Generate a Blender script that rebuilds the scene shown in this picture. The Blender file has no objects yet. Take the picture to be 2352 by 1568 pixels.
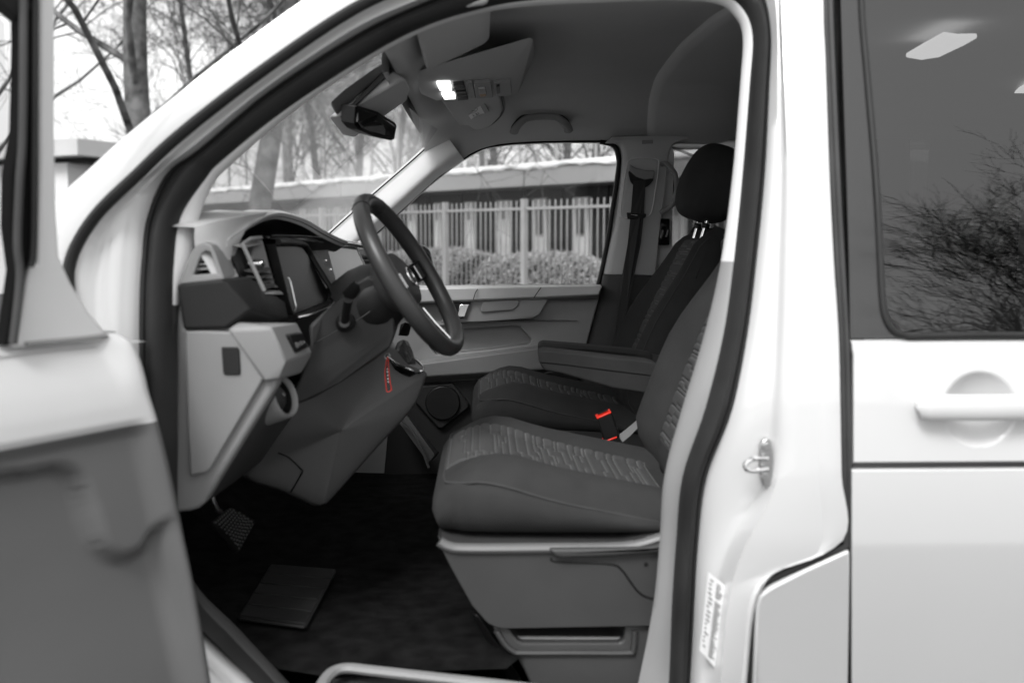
import bpy, bmesh, math, random
import numpy as np
from mathutils import Vector, Matrix
from math import radians, sin, cos, tan, pi, sqrt

# ------------------------------------------------------------------ camera, world, sun, exposure
SC = bpy.context.scene
COL = SC.collection
W, H = 2352.0, 1568.0                      # measuring grid of the photograph
FPX = 35.0 / 36.0 * W
CAM = Vector((0.0, -1.62, 1.40))
YAW, PITCH = radians(1.65), radians(5.89)
FWD = Vector((sin(YAW) * cos(PITCH), cos(YAW) * cos(PITCH), -sin(PITCH)))
RIGHT = Vector((cos(YAW), -sin(YAW), 0))
UP = RIGHT.cross(FWD)
cd = bpy.data.cameras.new('camera')
cam = bpy.data.objects.new('camera', cd); COL.objects.link(cam)
cam.matrix_world = Matrix.Translation(CAM) @ Matrix((RIGHT, UP, -FWD)).transposed().to_4x4()
cd.lens = 35; cd.sensor_width = 36; cd.clip_start = 0.05; cd.clip_end = 2000
cd.dof.use_dof = True; cd.dof.focus_distance = 3.1; cd.dof.aperture_fstop = 2.9
SC.camera = cam

wd = bpy.data.worlds.new('World'); SC.world = wd; wd.use_nodes = True
nt = wd.node_tree; nt.nodes.clear()
sky = nt.nodes.new('ShaderNodeTexSky'); sky.sky_type = 'NISHITA'; sky.sun_disc = False
SUN_EL, SUN_AZ = radians(48), radians(205)   # azimuth from +Y towards +X
sky.sun_elevation = SUN_EL; sky.sun_rotation = SUN_AZ
sky.air_density = 1.0; sky.dust_density = 6.0; sky.ozone_density = 1.0
bw = nt.nodes.new('ShaderNodeRGBToBW')
mx = nt.nodes.new('ShaderNodeMix'); mx.data_type = 'RGBA'; mx.inputs[0].default_value = 0.55   # thin even cloud over the clear sky
mx.inputs[7].default_value = (9.0, 9.0, 9.0, 1)
bg = nt.nodes.new('ShaderNodeBackground'); bg.inputs[1].default_value = 0.12
wo = nt.nodes.new('ShaderNodeOutputWorld')
nt.links.new(sky.outputs[0], bw.inputs[0]); nt.links.new(bw.outputs[0], mx.inputs[6])
nt.links.new(mx.outputs[2], bg.inputs[0]); nt.links.new(bg.outputs[0], wo.inputs[0])

sl = bpy.data.lights.new('sun', 'SUN'); sl.energy = 1.5; sl.angle = radians(18); sl.color = (1, 1, 1)
sun = bpy.data.objects.new('sun', sl); COL.objects.link(sun)
sd = Vector((sin(SUN_AZ) * cos(SUN_EL), cos(SUN_AZ) * cos(SUN_EL), sin(SUN_EL)))
sun.rotation_euler = (-sd).to_track_quat('-Z', 'Y').to_euler(); sun.location = (0, -6, 12)

SC.view_settings.view_transform = 'Standard'; SC.view_settings.look = 'None'
SC.view_settings.gamma = 1.0; SC.view_settings.use_curve_mapping = False
SC.view_settings.exposure = 0.86
SC.render.engine = 'CYCLES'
SC.cycles.use_denoising = True
SC.cycles.max_bounces = 10; SC.cycles.diffuse_bounces = 5; SC.cycles.glossy_bounces = 5
SC.cycles.transparent_max_bounces = 16; SC.cycles.transmission_bounces = 6
SC.cycles.sample_clamp_indirect = 6.0

# ------------------------------------------------------------------ pixel rays
def ray(u, v):
    return (RIGHT * (u - W / 2) + UP * (H / 2 - v) + FWD * FPX).normalized()
def P(u, v, y):                              # hits the plane y = const (distance from the van's near side)
    r = ray(u, v); return CAM + r * ((y - CAM.y) / r.y)
def PZ(u, v, z):
    r = ray(u, v); return CAM + r * ((z - CAM.z) / r.z)
def PXp(u, v, x):
    r = ray(u, v); return CAM + r * ((x - CAM.x) / r.x)
ZC = P(2150, 1246, 0.0).z
def skin(z, x=0.0):                          # the body side leans in above the belt
    t = max(0.0, z - 1.12)
    o = 0.17 * (t / 0.7) ** 1.5
    o -= 0.012 * math.exp(-((z - 1.0) / 0.25) ** 2)
    fx = min(1, max(0, (x - .38) / .12))
    if z < 1.02: o += fx * 0.22 * (1.02 - z) ** 1.6
    if z < ZC: o += fx * 0.125 * (sqrt((ZC - z) ** 2 + 1e-5) - 0.003)   # pressed crease, the skin turns under below it
    if x < -0.35: o += 0.10 * (-0.35 - x) ** 1.5
    return o
def S(u, v, inset=0.0):
    y = inset
    for _ in range(14):
        p = P(u, v, y); y = 0.5 * y + 0.5 * (skin(p.z, p.x) + inset)
    return P(u, v, y)

# ------------------------------------------------------------------ materials (the place is black and white, red apart)
MATS = {}
def mat(name, base, rough=0.5, spec=0.5, coat=0.0, metal=0.0, bump=None, var=None, emit=None, sheen=0.0, aniso=None, coords='Object', coat_rough=0.05):
    if name in MATS: return MATS[name]
    m = bpy.data.materials.new(name); m.use_nodes = True
    n = m.node_tree; b = n.nodes['Principled BSDF']
    c = (base, base, base) if isinstance(base, (int, float)) else base
    b.inputs['Base Color'].default_value = (*c, 1); b.inputs['Roughness'].default_value = rough
    b.inputs['Specular IOR Level'].default_value = spec; b.inputs['Metallic'].default_value = metal
    b.inputs['Coat Weight'].default_value = coat; b.inputs['Coat Roughness'].default_value = coat_rough
    b.inputs['Sheen Weight'].default_value = sheen
    if emit:
        b.inputs['Emission Color'].default_value = (*emit[0], 1); b.inputs['Emission Strength'].default_value = emit[1]
    tc = n.nodes.new('ShaderNodeTexCoord')
    if var:                                   # (scale, lo, hi): uneven colour; base is multiplied
        no = n.nodes.new('ShaderNodeTexNoise'); no.inputs['Scale'].default_value = var[0]; no.inputs['Detail'].default_value = 6
        n.links.new(tc.outputs[coords], no.inputs['Vector'])
        mr = n.nodes.new('ShaderNodeMapRange'); mr.inputs[1].default_value = 0.3; mr.inputs[2].default_value = 0.7
        mr.inputs[3].default_value = var[1]; mr.inputs[4].default_value = var[2]
        n.links.new(no.outputs['Fac'], mr.inputs[0])
        mm = n.nodes.new('ShaderNodeMix'); mm.data_type = 'RGBA'; mm.blend_type = 'MULTIPLY'; mm.inputs[0].default_value = 1
        mm.inputs[6].default_value = (*c, 1); n.links.new(mr.outputs[0], mm.inputs[7]); n.links.new(mm.outputs[2], b.inputs['Base Color'])
        if len(var) > 3:
            mr2 = n.nodes.new('ShaderNodeMapRange'); mr2.inputs[1].default_value = 0.3; mr2.inputs[2].default_value = 0.7
            mr2.inputs[3].default_value = rough - var[3]; mr2.inputs[4].default_value = rough + var[3]
            n.links.new(no.outputs['Fac'], mr2.inputs[0]); n.links.new(mr2.outputs[0], b.inputs['Roughness'])
    if bump:                                  # list of (scale, strength, distance)
        prev = None
        for sc_, st, di in bump:
            no = n.nodes.new('ShaderNodeTexNoise'); no.inputs['Scale'].default_value = sc_; no.inputs['Detail'].default_value = 4
            n.links.new(tc.outputs[coords], no.inputs['Vector'])
            bp = n.nodes.new('ShaderNodeBump'); bp.inputs['Strength'].default_value = st; bp.inputs['Distance'].default_value = di
            n.links.new(no.outputs['Fac'], bp.inputs['Height'])
            if prev: n.links.new(prev.outputs[0], bp.inputs['Normal'])
            prev = bp
        n.links.new(prev.outputs[0], b.inputs['Normal'])
    MATS[name] = m
    return m

def glass(name, tint, haze=0.0, refl=1.0, ior=1.5, rough=0.0):
    """thin glazing: tinted see-through plus a Fresnel mirror and a pale haze mixed in as the veil of reflected light"""
    m = bpy.data.materials.new(name); m.use_nodes = True; n = m.node_tree; n.nodes.clear()
    out = n.nodes.new('ShaderNodeOutputMaterial')
    tr = n.nodes.new('ShaderNodeBsdfTransparent'); tr.inputs[0].default_value = (tint, tint, tint, 1)
    gl = n.nodes.new('ShaderNodeBsdfGlossy'); gl.inputs['Roughness'].default_value = rough; gl.inputs[0].default_value = (refl, refl, refl, 1)
    fr = n.nodes.new('ShaderNodeFresnel'); fr.inputs[0].default_value = ior
    ge = n.nodes.new('ShaderNodeNewGeometry'); mi = n.nodes.new('ShaderNodeMapRange')   # same reflectance from either face
    mi.inputs[3].default_value = ior; mi.inputs[4].default_value = 1 / ior
    n.links.new(ge.outputs['Backfacing'], mi.inputs[0]); n.links.new(mi.outputs[0], fr.inputs[0])
    base = tr
    if haze > 0:
        tl = n.nodes.new('ShaderNodeBsdfTranslucent'); tl.inputs[0].default_value = (0.8, 0.8, 0.8, 1)
        df = n.nodes.new('ShaderNodeBsdfDiffuse'); df.inputs[0].default_value = (0.8, 0.8, 0.8, 1)
        a = n.nodes.new('ShaderNodeMixShader'); a.inputs[0].default_value = 0.5
        n.links.new(tl.outputs[0], a.inputs[1]); n.links.new(df.outputs[0], a.inputs[2])
        h = n.nodes.new('ShaderNodeMixShader')
        tc = n.nodes.new('ShaderNodeTexCoord'); no = n.nodes.new('ShaderNodeTexNoise'); no.inputs['Scale'].default_value = 5; no.inputs['Detail'].default_value = 8
        mr = n.nodes.new('ShaderNodeMapRange'); mr.inputs[3].default_value = haze * 0.6; mr.inputs[4].default_value = haze * 1.4
        n.links.new(tc.outputs['Object'], no.inputs[0]); n.links.new(no.outputs[0], mr.inputs[0]); n.links.new(mr.outputs[0], h.inputs[0])
        n.links.new(tr.outputs[0], h.inputs[1]); n.links.new(a.outputs[0], h.inputs[2]); base = h
    ms = n.nodes.new('ShaderNodeMixShader')
    n.links.new(fr.outputs[0], ms.inputs[0]); n.links.new(base.outputs[0], ms.inputs[1]); n.links.new(gl.outputs[0], ms.inputs[2])
    n.links.new(ms.outputs[0], out.inputs[0])
    MATS[name] = m
    return m

M_PAINT = mat('white_paint', 0.56, 0.30, 0.5, coat=1.0, coat_rough=0.03, var=(2.2, 0.955, 1.0), bump=[(260, 0.025, 0.001)])
M_RUBBER = mat('rubber', 0.020, 0.55, 0.2, var=(8, 0.8, 1.3, 0.12), bump=[(300, 0.08, 0.001)])
M_RUBBER2 = mat('rubber_grey', 0.05, 0.45, 0.3, var=(8, 0.85, 1.2, 0.1))
M_LIGHT = mat('light_trim', 0.60, 0.55, 0.4, bump=[(900, 0.12, 0.0006)], var=(5, 0.95, 1.03, 0.05))
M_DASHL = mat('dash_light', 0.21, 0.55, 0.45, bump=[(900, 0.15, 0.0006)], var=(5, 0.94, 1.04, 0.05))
M_DASHT = mat('dash_top_lit', 0.50, 0.5, 0.45, bump=[(900, 0.15, 0.0006)], var=(5, 0.94, 1.04, 0.05))  # dash plastic made paler, light from the windscreen put into its colour
M_MID = mat('mid_trim', 0.22, 0.5, 0.45, bump=[(800, 0.18, 0.0008)], var=(5, 0.94, 1.05, 0.05))
M_DARK = mat('dark_trim', 0.042, 0.5, 0.2, bump=[(800, 0.2, 0.0008)], var=(6, 0.9, 1.1, 0.06))
M_BLOCK = mat('dash_block_dark', 0.020, 0.5, 0.15, bump=[(800, 0.2, 0.0008)])
M_BLACK = mat('black_plastic', 0.010, 0.42, 0.22, var=(9, 0.85, 1.15, 0.08))
M_GLOSS = mat('gloss_black', 0.006, 0.06, 0.5, coat=0.6)
M_CARPET = mat('carpet', 0.010, 0.95, 0.02, bump=[(420, 0.8, 0.004), (30, 0.4, 0.006)], var=(24, 0.6, 1.5))
M_HEAD = mat('headliner_cloth', 0.45, 0.9, 0.2, bump=[(700, 0.2, 0.001)], var=(3, 0.95, 1.04))
M_FABRIC = mat('seat_fabric', 0.034, 0.9, 0.06, sheen=0.02, bump=[(1100, 0.35, 0.0012)], var=(14, 0.9, 1.12))
M_FABRIC2 = mat('seat_insert_fabric', 0.050, 0.9, 0.06, sheen=0.02, bump=[(1300, 0.4, 0.0012)], var=(20, 0.86, 1.14))
M_CHROME = mat('chrome', 0.75, 0.12, 0.5, metal=1.0)
M_STEEL = mat('steel', 0.5, 0.3, 0.5, metal=1.0)
M_LEATHER = mat('wheel_leather', 0.034, 0.36, 0.35, bump=[(700, 0.25, 0.001)], var=(10, 0.85, 1.15, 0.08))
M_RED = mat('red_plastic', (0.75, 0.025, 0.01), 0.35, 0.5)
M_SCREEN = mat('screen_glass', 0.010, 0.25, 0.06)
M_BELT = mat('belt_webbing', 0.030, 0.6, 0.2, sheen=0.02, bump=[(1500, 0.3, 0.001)])
M_LAMP = mat('lamp_diffuser', 0.9, 0.4, 0.5, emit=((1, 1, 1), 2.0))
M_PAPER = mat('paper_label', 0.7, 0.6, 0.3, var=(30, 0.93, 1.03))
M_INK = mat('label_ink', 0.12, 0.6, 0.3)

# ------------------------------------------------------------------ mesh helpers
VAN0 = Vector((1.1, 0.95, 0.0))
def prop(o, label=None, cat=None, group=None, kind=None):
    if label: o['label'] = label
    if cat: o['category'] = cat
    if group: o['group'] = group
    if kind: o['kind'] = kind
    return o
def empty(name, loc, label, cat, group=None):
    e = bpy.data.objects.new(name, None); e.location = loc; e.empty_display_size = 0.1; COL.objects.link(e)
    return prop(e, label, cat, group)
van = empty('van', VAN0, 'white van with its driver door open showing the dark cabin', 'van')

def link(name, me, parent=None, m=None, smooth=40, bevel=0, segs=2, sub=0, loc=None):
    """one mesh object; geometry is in world coordinates, parts of an Empty are shifted back by its place"""
    if isinstance(me, bmesh.types.BMesh):
        b = me; me = bpy.data.meshes.new(name); b.normal_update(); b.to_mesh(me); b.free()
    o = bpy.data.objects.new(name, me); COL.objects.link(o)
    if m is not None:
        for x in (m if isinstance(m, (list, tuple)) else [m]): me.materials.append(x)
    if smooth:
        me.polygons.foreach_set('use_smooth', [True] * len(me.polygons)); me.set_sharp_from_angle(angle=radians(smooth))
    if bevel:
        md = o.modifiers.new('bevel', 'BEVEL'); md.width = bevel; md.segments = segs; md.limit_method = 'ANGLE'; md.angle_limit = radians(28)
        md.harden_normals = False
        me.polygons.foreach_set('use_smooth', [True] * len(me.polygons))
    if sub:
        md = o.modifiers.new('sub', 'SUBSURF'); md.levels = sub; md.render_levels = sub
    if parent is not None:
        o.parent = parent
        if parent.type == 'EMPTY': o.location = -parent.location
    if loc is not None: o.location = Vector(o.location) + Vector(loc)
    return o

def cr(pts, n=6, closed=False):
    """Catmull-Rom through points (any dimension)"""
    A = np.array([tuple(p) for p in pts], float); N = len(A); out = []
    for i in range(N if closed else N - 1):
        if closed: p0, p1, p2, p3 = A[i - 1], A[i], A[(i + 1) % N], A[(i + 2) % N]
        else: p0, p1, p2, p3 = A[max(i - 1, 0)], A[i], A[i + 1], A[min(i + 2, N - 1)]
        for k in range(n):
            t = k / n
            out.append(0.5 * (2 * p1 + (p2 - p0) * t + (2 * p0 - 5 * p1 + 4 * p2 - p3) * t * t + (3 * p1 - p0 - 3 * p2 + p3) * t ** 3))
    if not closed: out.append(A[-1])
    return out

def grid(rows, closed_u=False, closed_v=False, caps=False, bm=None):
    """rows of equal length -> quad sheet"""
    bm = bm or bmesh.new()
    V = [[bm.verts.new(Vector(p)) for p in r] for r in rows]
    nr, nc = len(V), len(V[0])
    for i in range(nr if closed_v else nr - 1):
        for j in range(nc if closed_u else nc - 1):
            try: bm.faces.new((V[i][j], V[i][(j + 1) % nc], V[(i + 1) % nr][(j + 1) % nc], V[(i + 1) % nr][j]))
            except ValueError: pass
    if caps and closed_u:
        bm.faces.new(V[0][::-1]); bm.faces.new(V[-1])
    return bm

def fix(bm):
    bmesh.ops.recalc_face_normals(bm, faces=bm.faces); return bm

def tube(pts, r, n=8, closed=False, squash=1.0, bm=None, upv=None, caps=True):
    """swept round section; r is a number or one per point; squash flattens it along the second axis"""
    pts = [Vector(p) for p in pts]; N = len(pts); rows = []
    rr = r if isinstance(r, (list, tuple)) else [r] * N
    ref = Vector(upv) if upv else None; prev = None
    for i, p in enumerate(pts):
        a = pts[i - 1] if (i > 0 or closed) else p
        b = pts[(i + 1) % N] if (i < N - 1 or closed) else p
        t = (b - a).normalized() if (b - a).length > 1e-9 else Vector((0, 0, 1))
        if ref is not None: s = t.cross(ref)
        elif prev is not None: s = prev - t * prev.dot(t)
        else: s = t.cross(Vector((0, 0, 1)) if abs(t.z) < 0.9 else Vector((1, 0, 0)))
        if s.length < 1e-6: s = t.orthogonal()
        s.normalize(); prev = s; q = t.cross(s)
        rows.append([p + s * (rr[i] * cos(2 * pi * k / n)) + q * (rr[i] * squash * sin(2 * pi * k / n)) for k in range(n)])
    return fix(grid(rows, closed_u=True, closed_v=closed, caps=caps and not closed, bm=bm))

def slab_bm(front, off, bm=None):
    """polygon pushed along a vector (or one vector per point)"""
    bm = bm or bmesh.new(); n = len(front)
    offs = off if isinstance(off, list) else [Vector(off)] * n
    a = [bm.verts.new(Vector(p)) for p in front]; b = [bm.verts.new(Vector(p) + Vector(o)) for p, o in zip(front, offs)]
    bm.faces.new(a); bm.faces.new(b[::-1])
    for i in range(n): bm.faces.new((a[i], b[i], b[(i + 1) % n], a[(i + 1) % n]))
    return fix(bm)
def pp(pts, y=None):
    """(u, v) or (u, v, y) pixel points to world"""
    return [P(p[0], p[1], p[2] if len(p) > 2 else y) for p in pts]
def slab(name, pts, y, th, m, parent, bevel=0.004, segs=2, off=None, smooth=40):
    return link(name, slab_bm(pp(pts, y), off if off is not None else (0, th, 0)), parent, m, bevel=bevel, segs=segs, smooth=smooth)
def hull(name, pts, m, parent, bevel=0.006, segs=3, sub=0, world=False):
    bm = bmesh.new()
    for p in (pts if world else pp(pts)): bm.verts.new(Vector(p))
    r = bmesh.ops.convex_hull(bm, input=bm.verts)
    bmesh.ops.delete(bm, geom=[g for g in r['geom_interior'] if isinstance(g, bmesh.types.BMVert)], context='VERTS')
    bmesh.ops.dissolve_limit(bm, angle_limit=radians(4), verts=bm.verts, edges=bm.edges)
    return link(name, fix(bm), parent, m, bevel=bevel, segs=segs, sub=sub)
def box_bm(c, sx, sy, sz, rot=None, bm=None):
    bm = bm or bmesh.new(); c = Vector(c); R = rot or Matrix.Identity(3); vs = []
    for dx in (-1, 1):
        for dy in (-1, 1):
            for dz in (-1, 1): vs.append(bm.verts.new(c + R @ Vector((dx * sx / 2, dy * sy / 2, dz * sz / 2))))
    for f in ((0, 1, 3, 2), (4, 6, 7, 5), (0, 4, 5, 1), (2, 3, 7, 6), (0, 2, 6, 4), (1, 5, 7, 3)): bm.faces.new([vs[i] for i in f])
    return fix(bm)
def carve(o, cutters):
    """boolean recesses; cutters are bmeshes"""
    tmp = []
    for i, b in enumerate(cutters):
        me = bpy.data.meshes.new('cutter'); b.normal_update(); b.to_mesh(me); b.free()
        c = bpy.data.objects.new('cutter', me); COL.objects.link(c); tmp.append(c)
        md = o.modifiers.new('cut', 'BOOLEAN'); md.object = c; md.operation = 'DIFFERENCE'; md.solver = 'EXACT'
    bpy.context.view_layer.update()
    # cutters share the carved object's frame
    for c in tmp: c.matrix_world = Matrix.Identity(4)
    bv = [m_ for m_ in o.modifiers if m_.type == 'BEVEL']
    for m_ in bv: m_.show_viewport = False
    dg = bpy.context.evaluated_depsgraph_get()
    me = bpy.data.meshes.new_from_object(o.evaluated_get(dg), depsgraph=dg)
    old = o.data; o.data = me; me.name = o.name
    for m_ in list(o.modifiers):
        if m_.type == 'BOOLEAN': o.modifiers.remove(m_)
    for m_ in bv: m_.show_viewport = True
    for c in tmp:
        d = c.data; bpy.data.objects.remove(c); bpy.data.meshes.remove(d)
    bpy.data.meshes.remove(old)
    return o

# ------------------------------------------------------------------ ground
M_ASPHALT = mat('asphalt', 0.075, 0.9, 0.3, bump=[(60, 0.6, 0.01)], var=(0.8, 0.75, 1.35))
M_GRASS = mat('lawn_soil', 0.10, 0.95, 0.2, bump=[(25, 0.7, 0.03)], var=(1.6, 0.6, 1.4))
bm = bmesh.new()
gv = [bm.verts.new(p) for p in ((-600, -600, 0), (600, -600, 0), (600, 600, 0), (-600, 600, 0))]; bm.faces.new(gv)
prop(link('ground', bm, None, M_ASPHALT, smooth=0), kind='structure')
M_PAVE = mat('pavement_slabs', 0.34, 0.85, 0.3, bump=[(8, 0.4, 0.01)], var=(1.1, 0.85, 1.1))
prop(link('pavement', box_bm((0, -7.4, 0.06), 120, 7.6, 0.12), None, M_PAVE, bevel=.02), kind='structure')
prop(link('kerb', box_bm((0, -3.5, 0.065), 120, 0.16, 0.13), None, mat('kerb_stone', .28, .8, .3, var=(1, .85, 1.1)), bevel=.015), kind='structure')

# ------------------------------------------------------------------ van: near body side round the open doorway
ST = [  # r0 outer skin, r1 edge of skin, r2, r3 return flange, r4 seal, r5 trim, r6 trim edge
 ((1100,2050),(1100,1950),(1100,1920),(1100,1860),(1100,1800),(1100,1760),(1100,1720)),
 ((650,2000),(680,1880),(690,1850),(700,1810),(705,1735),(745,1715),(780,1690)),
 ((380,1800),(500,1650),(520,1625),(545,1600),(592,1568),(632,1568),(665,1568)),
 ((300,1650),(380,1530),(395,1515),(430,1490),(510,1487),(535,1465),(545,1440)),
 ((200,1500),(300,1440),(320,1430),(360,1415),(430,1400),(445,1362),(446,1335)),
 ((120,1200),(200,1200),(225,1200),(280,1200),(345,1215),(402,1200),(408,1200)),
 ((90,1000),(185,1000),(210,1000),(260,1000),(335,1000),(398,1000),(405,1000)),
 ((70,850),(170,850),(195,850),(250,850),(330,850),(397,850),(406,850)),
 ((60,720),(150,700),(178,700),(240,700),(330,700),(397,700),(412,700)),
 ((70,560),(137,604),(190,600),(245,600),(335,600),(400,600),(440,600)),
 ((125,464),(205,500),(232,500),(275,490),(347,500),(415,500),(456,505)),
 ((200,393),(295,400),(345,398),(368,394),(390,398),(472,412),(490,424)),
 ((300,303),(400,305),(432,314),(447,329),(462,345),(512,368),(530,380)),
 ((480,160),(570,172),(596,186),(610,200),(622,212),(660,250),(672,259)),
 ((690,5),(770,35),(790,50),(805,68),(818,85),(862,119),(868,127)),
 ((840,-80),(900,-30),(915,-15),(935,8),(948,22),(985,58),(990,66)),
 ((1000,-150),(1045,-80),(1055,-62),(1068,-40),(1075,-25),(1095,24),(1098,33)),
 ((1150,-180),(1180,-110),(1185,-92),(1192,-65),(1197,-52),(1205,3),(1207,16)),
 ((1390,-195),(1400,-130),(1400,-112),(1400,-85),(1400,-70),(1400,-9),(1400,6)),
 ((1580,-195),(1580,-132),(1578,-114),(1575,-88),(1572,-72),(1565,-14),(1562,2)),
 ((1790,-185),(1780,-125),(1770,-105),(1740,-80),(1705,-55),(1660,-8),(1646,10)),
 ((1878,-100),(1838,-70),(1790,-60),(1778,-45),(1748,-8),(1705,20),(1685,36)),
 ((1893,80),(1848,80),(1797,70),(1788,70),(1766,80),(1728,82),(1706,85)),
 ((1898,200),(1854,200),(1802,200),(1790,200),(1762,200),(1721,200),(1700,200)),
 ((1905,400),(1865,400),(1809,400),(1793,400),(1751,400),(1705,400),(1683,400)),
 ((1915,600),(1870,600),(1806,600),(1786,600),(1731,600),(1685,600),(1656,600)),
 ((1926,770),(1875,770),(1803,770),(1778,770),(1709,770),(1661,770),(1617,770)),
 ((1930,940),(1879,940),(1796,940),(1766,940),(1673,940),(1619,940),(1566,940)),
 ((1933,1090),(1882,1090),(1782,1110),(1748,1110),(1616,1092),(1568,1092),(1526,1092)),
 ((1936,1240),(1880,1266),(1705,1268),(1664,1262),(1598,1242),(1553,1242),(1515,1242)),
 ((1760,1335),(1735,1345),(1672,1390),(1632,1390),(1590,1392),(1543,1392),(1500,1392)),
 ((1715,1568),(1702,1568),(1655,1568),(1614,1568),(1581,1568),(1536,1568),(1466,1568)),
 ((1690,2000),(1660,1900),(1630,1880),(1600,1840),(1570,1760),(1520,1740),(1430,1720))]
INS = [0.0, 0.004, 0.014, 0.040, 0.080, 0.095, 0.120]
NS = 6
RG = []
for r in range(7):
    ex = [0, 0, 0, .03, .05, .03, .015][r]
    RG.append([S(p[0], p[1], INS[r] + ex * p[2]) for p in cr([tuple(s[r]) + (1.0 if 29 <= i <= 31 else .5 if i == 28 else 0.0,) for i, s in enumerate(ST)], NS, True)])
NST = len(RG[0])
def mixr(a, b, t, dy=0.0):
    return [Vector(p) * (1 - t) + Vector(q) * t + Vector((0, dy, 0)) for p, q in zip(a, b)]
def seg(rows, i0, i1):
    return [[r[k % NST] for k in range(i0 * NS, i1 * NS + 1)] for r in rows]

# outer skin of the front corner, roof rail and B pillar
body = link('body_side', fix(grid([RG[0], mixr(RG[0], RG[1], 0.5, -0.004), mixr(RG[0], RG[1], .9, -0.001), RG[1]], closed_u=True)), van, M_PAINT, smooth=60)
prop(body, 'white painted pillar and roof rail round the driver doorway')
# painted return inside the doorway
ap = [RG[1], mixr(RG[1], RG[2], .5), RG[2], mixr(RG[2], RG[3], 0.35, 0.006), mixr(RG[2], RG[3], 0.7, 0.004), RG[3], mixr(RG[3], RG[4], 0.3, -0.012), mixr(RG[3], RG[4], 0.75, -0.008), RG[4]]
link('door_aperture', fix(grid(ap, closed_u=True)), body, M_PAINT, smooth=70)
# outer weatherstrip along the A pillar and roof rail
mid = mixr(RG[1], RG[2], 0.5)
link('outer_weatherstrip', tube([p + Vector((0, -0.004, 0)) for p in seg([mid], 8, 20)[0]], 0.013, 10, squash=0.75), body, M_RUBBER)
# inner door seal, a fat rubber section with a lip
rows = [mixr(RG[4], RG[5], t, d) for t, d in ((-0.22, 0.0), (0.0, -0.012), (0.10, -0.017), (0.14, -0.014), (0.3, -0.026), (0.5, -0.030), (0.72, -0.026), (0.9, -0.012), (1.0, 0.0), (1.03, 0.02))]
prop(link('door_seal', fix(grid(rows, closed_u=True)), van, M_RUBBER, smooth=50), 'black rubber seal framing the driver doorway')
# light inner trim: pillars and roof edge; darker below the belt on the B pillar
RG7 = [CAM + (p - CAM) * ((p.y + 0.16 - CAM.y) / (p.y - CAM.y)) + Vector((0.0, 0, 0)) for p in RG[6]]   # reveal splays outwards as it goes in
trim_rows = [RG[5], mixr(RG[5], RG[6], .35, -.006), mixr(RG[5], RG[6], .8, -.004), RG[6], mixr(RG[6], RG7, .08), mixr(RG[6], RG7, .5), RG7]
link('pillar_trim', fix(grid(seg(trim_rows, 8, 25))), van, M_LIGHT, smooth=60)
low = seg(trim_rows, 25, 33)
link('lower_pillar_trim', fix(grid(low)), van, M_MID, smooth=60)
link('sill_trim', fix(grid(seg(trim_rows, 0, 8))), van, M_DARK, smooth=60)

# fuel flap panel with its seal
FL = [(1953, 1262), (1850, 1308), (1768, 1347), (1744, 1368), (1737, 1392), (1733, 1480), (1729, 1568), (1722, 1900), (1942, 1900), (1950, 1568), (1954, 1300)]
fl = [S(u, v, -0.002) for u, v in FL]
ff = link('fuel_flap', slab_bm(fl, (0, 0.03, 0)), van, M_PAINT, bevel=0.006, segs=4)
prop(ff, 'small white fuel flap panel behind the doorway')
link('flap_seal', tube([S(u, v, 0.012) for u, v in cr([(1945, 1252), (1850, 1292), (1755, 1336), (1727, 1362), (1720, 1395), (1716, 1568), (1706, 1900)], 8)], 0.0085, 8), ff, M_RUBBER)

# lock striker on the B pillar
stv = S(1752, 1062, 0.03)
striker = link('lock_striker', slab_bm([S(u, v, 0.028) for u, v in cr([(1760, 1008), (1772, 1015), (1776, 1060), (1772, 1108), (1758, 1118), (1748, 1100), (1745, 1060), (1748, 1020)], 3, True)], (0, 0.012, 0)), van, M_STEEL, bevel=0.002)
a = S(1762, 1052, 0.02); b_ = S(1762, 1076, 0.02)
link('striker_loop', tube(cr([a, a + Vector((-0.025, -0.012, 0.002)), a + Vector((-0.040, -0.014, -0.006)), b_ + Vector((-0.034, -0.014, 0)), b_ + Vector((0, -0.004, 0))], 5), 0.0042, 8), striker, M_CHROME)
for uv in ((1762, 1026), (1758, 1096)):
    c = S(uv[0], uv[1], 0.022); link('bolt', tube([c, c + Vector((0, 0.02, 0))], 0.0075, 6), striker, M_STEEL, bevel=0.001)

# approval label on the pillar return
def on_ap(u, v, d=0.0):
    return S(u, v, 0.048 + d)
lab = link('approval_label', slab_bm([S(1627, 1312, .040), S(1666, 1344, .036), S(1642, 1532, .036), S(1607, 1492, .040)], (0, 0.002, 0)), van, M_PAPER)
prop(lab, 'white paper label printed with small lines on the pillar')
def labq(s, t, d=-0.0012):
    A, B_, C_, D = S(1627, 1312, .040), S(1666, 1344, .036), S(1642, 1532, .036), S(1607, 1492, .040)
    return (A * (1 - s) + B_ * s) * (1 - t) + (D * (1 - s) + C_ * s) * t + Vector((0, d, 0))
rnd = random.Random(4)
bmi = bmesh.new()
for k in range(34):
    t0 = 0.05 + k * 0.027; s0 = 0.52; s1 = s0 + rnd.uniform(.18, .4)
    if rnd.random() < .9: bmi.faces.new([bmi.verts.new(labq(*q)) for q in ((s0, t0), (s1, t0), (s1, t0 + .012), (s0, t0 + .012))])
for k in range(16):
    t0 = 0.06 + k * 0.055; s0 = 0.10 + rnd.uniform(0, .06); s1 = s0 + rnd.uniform(.08, .25)
    bmi.faces.new([bmi.verts.new(labq(*q)) for q in ((s0, t0), (s1, t0), (s1, t0 + .018), (s0, t0 + .018))])
prop(link('printed_lines', bmi, lab, M_INK, smooth=0), kind='stuff')

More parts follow.
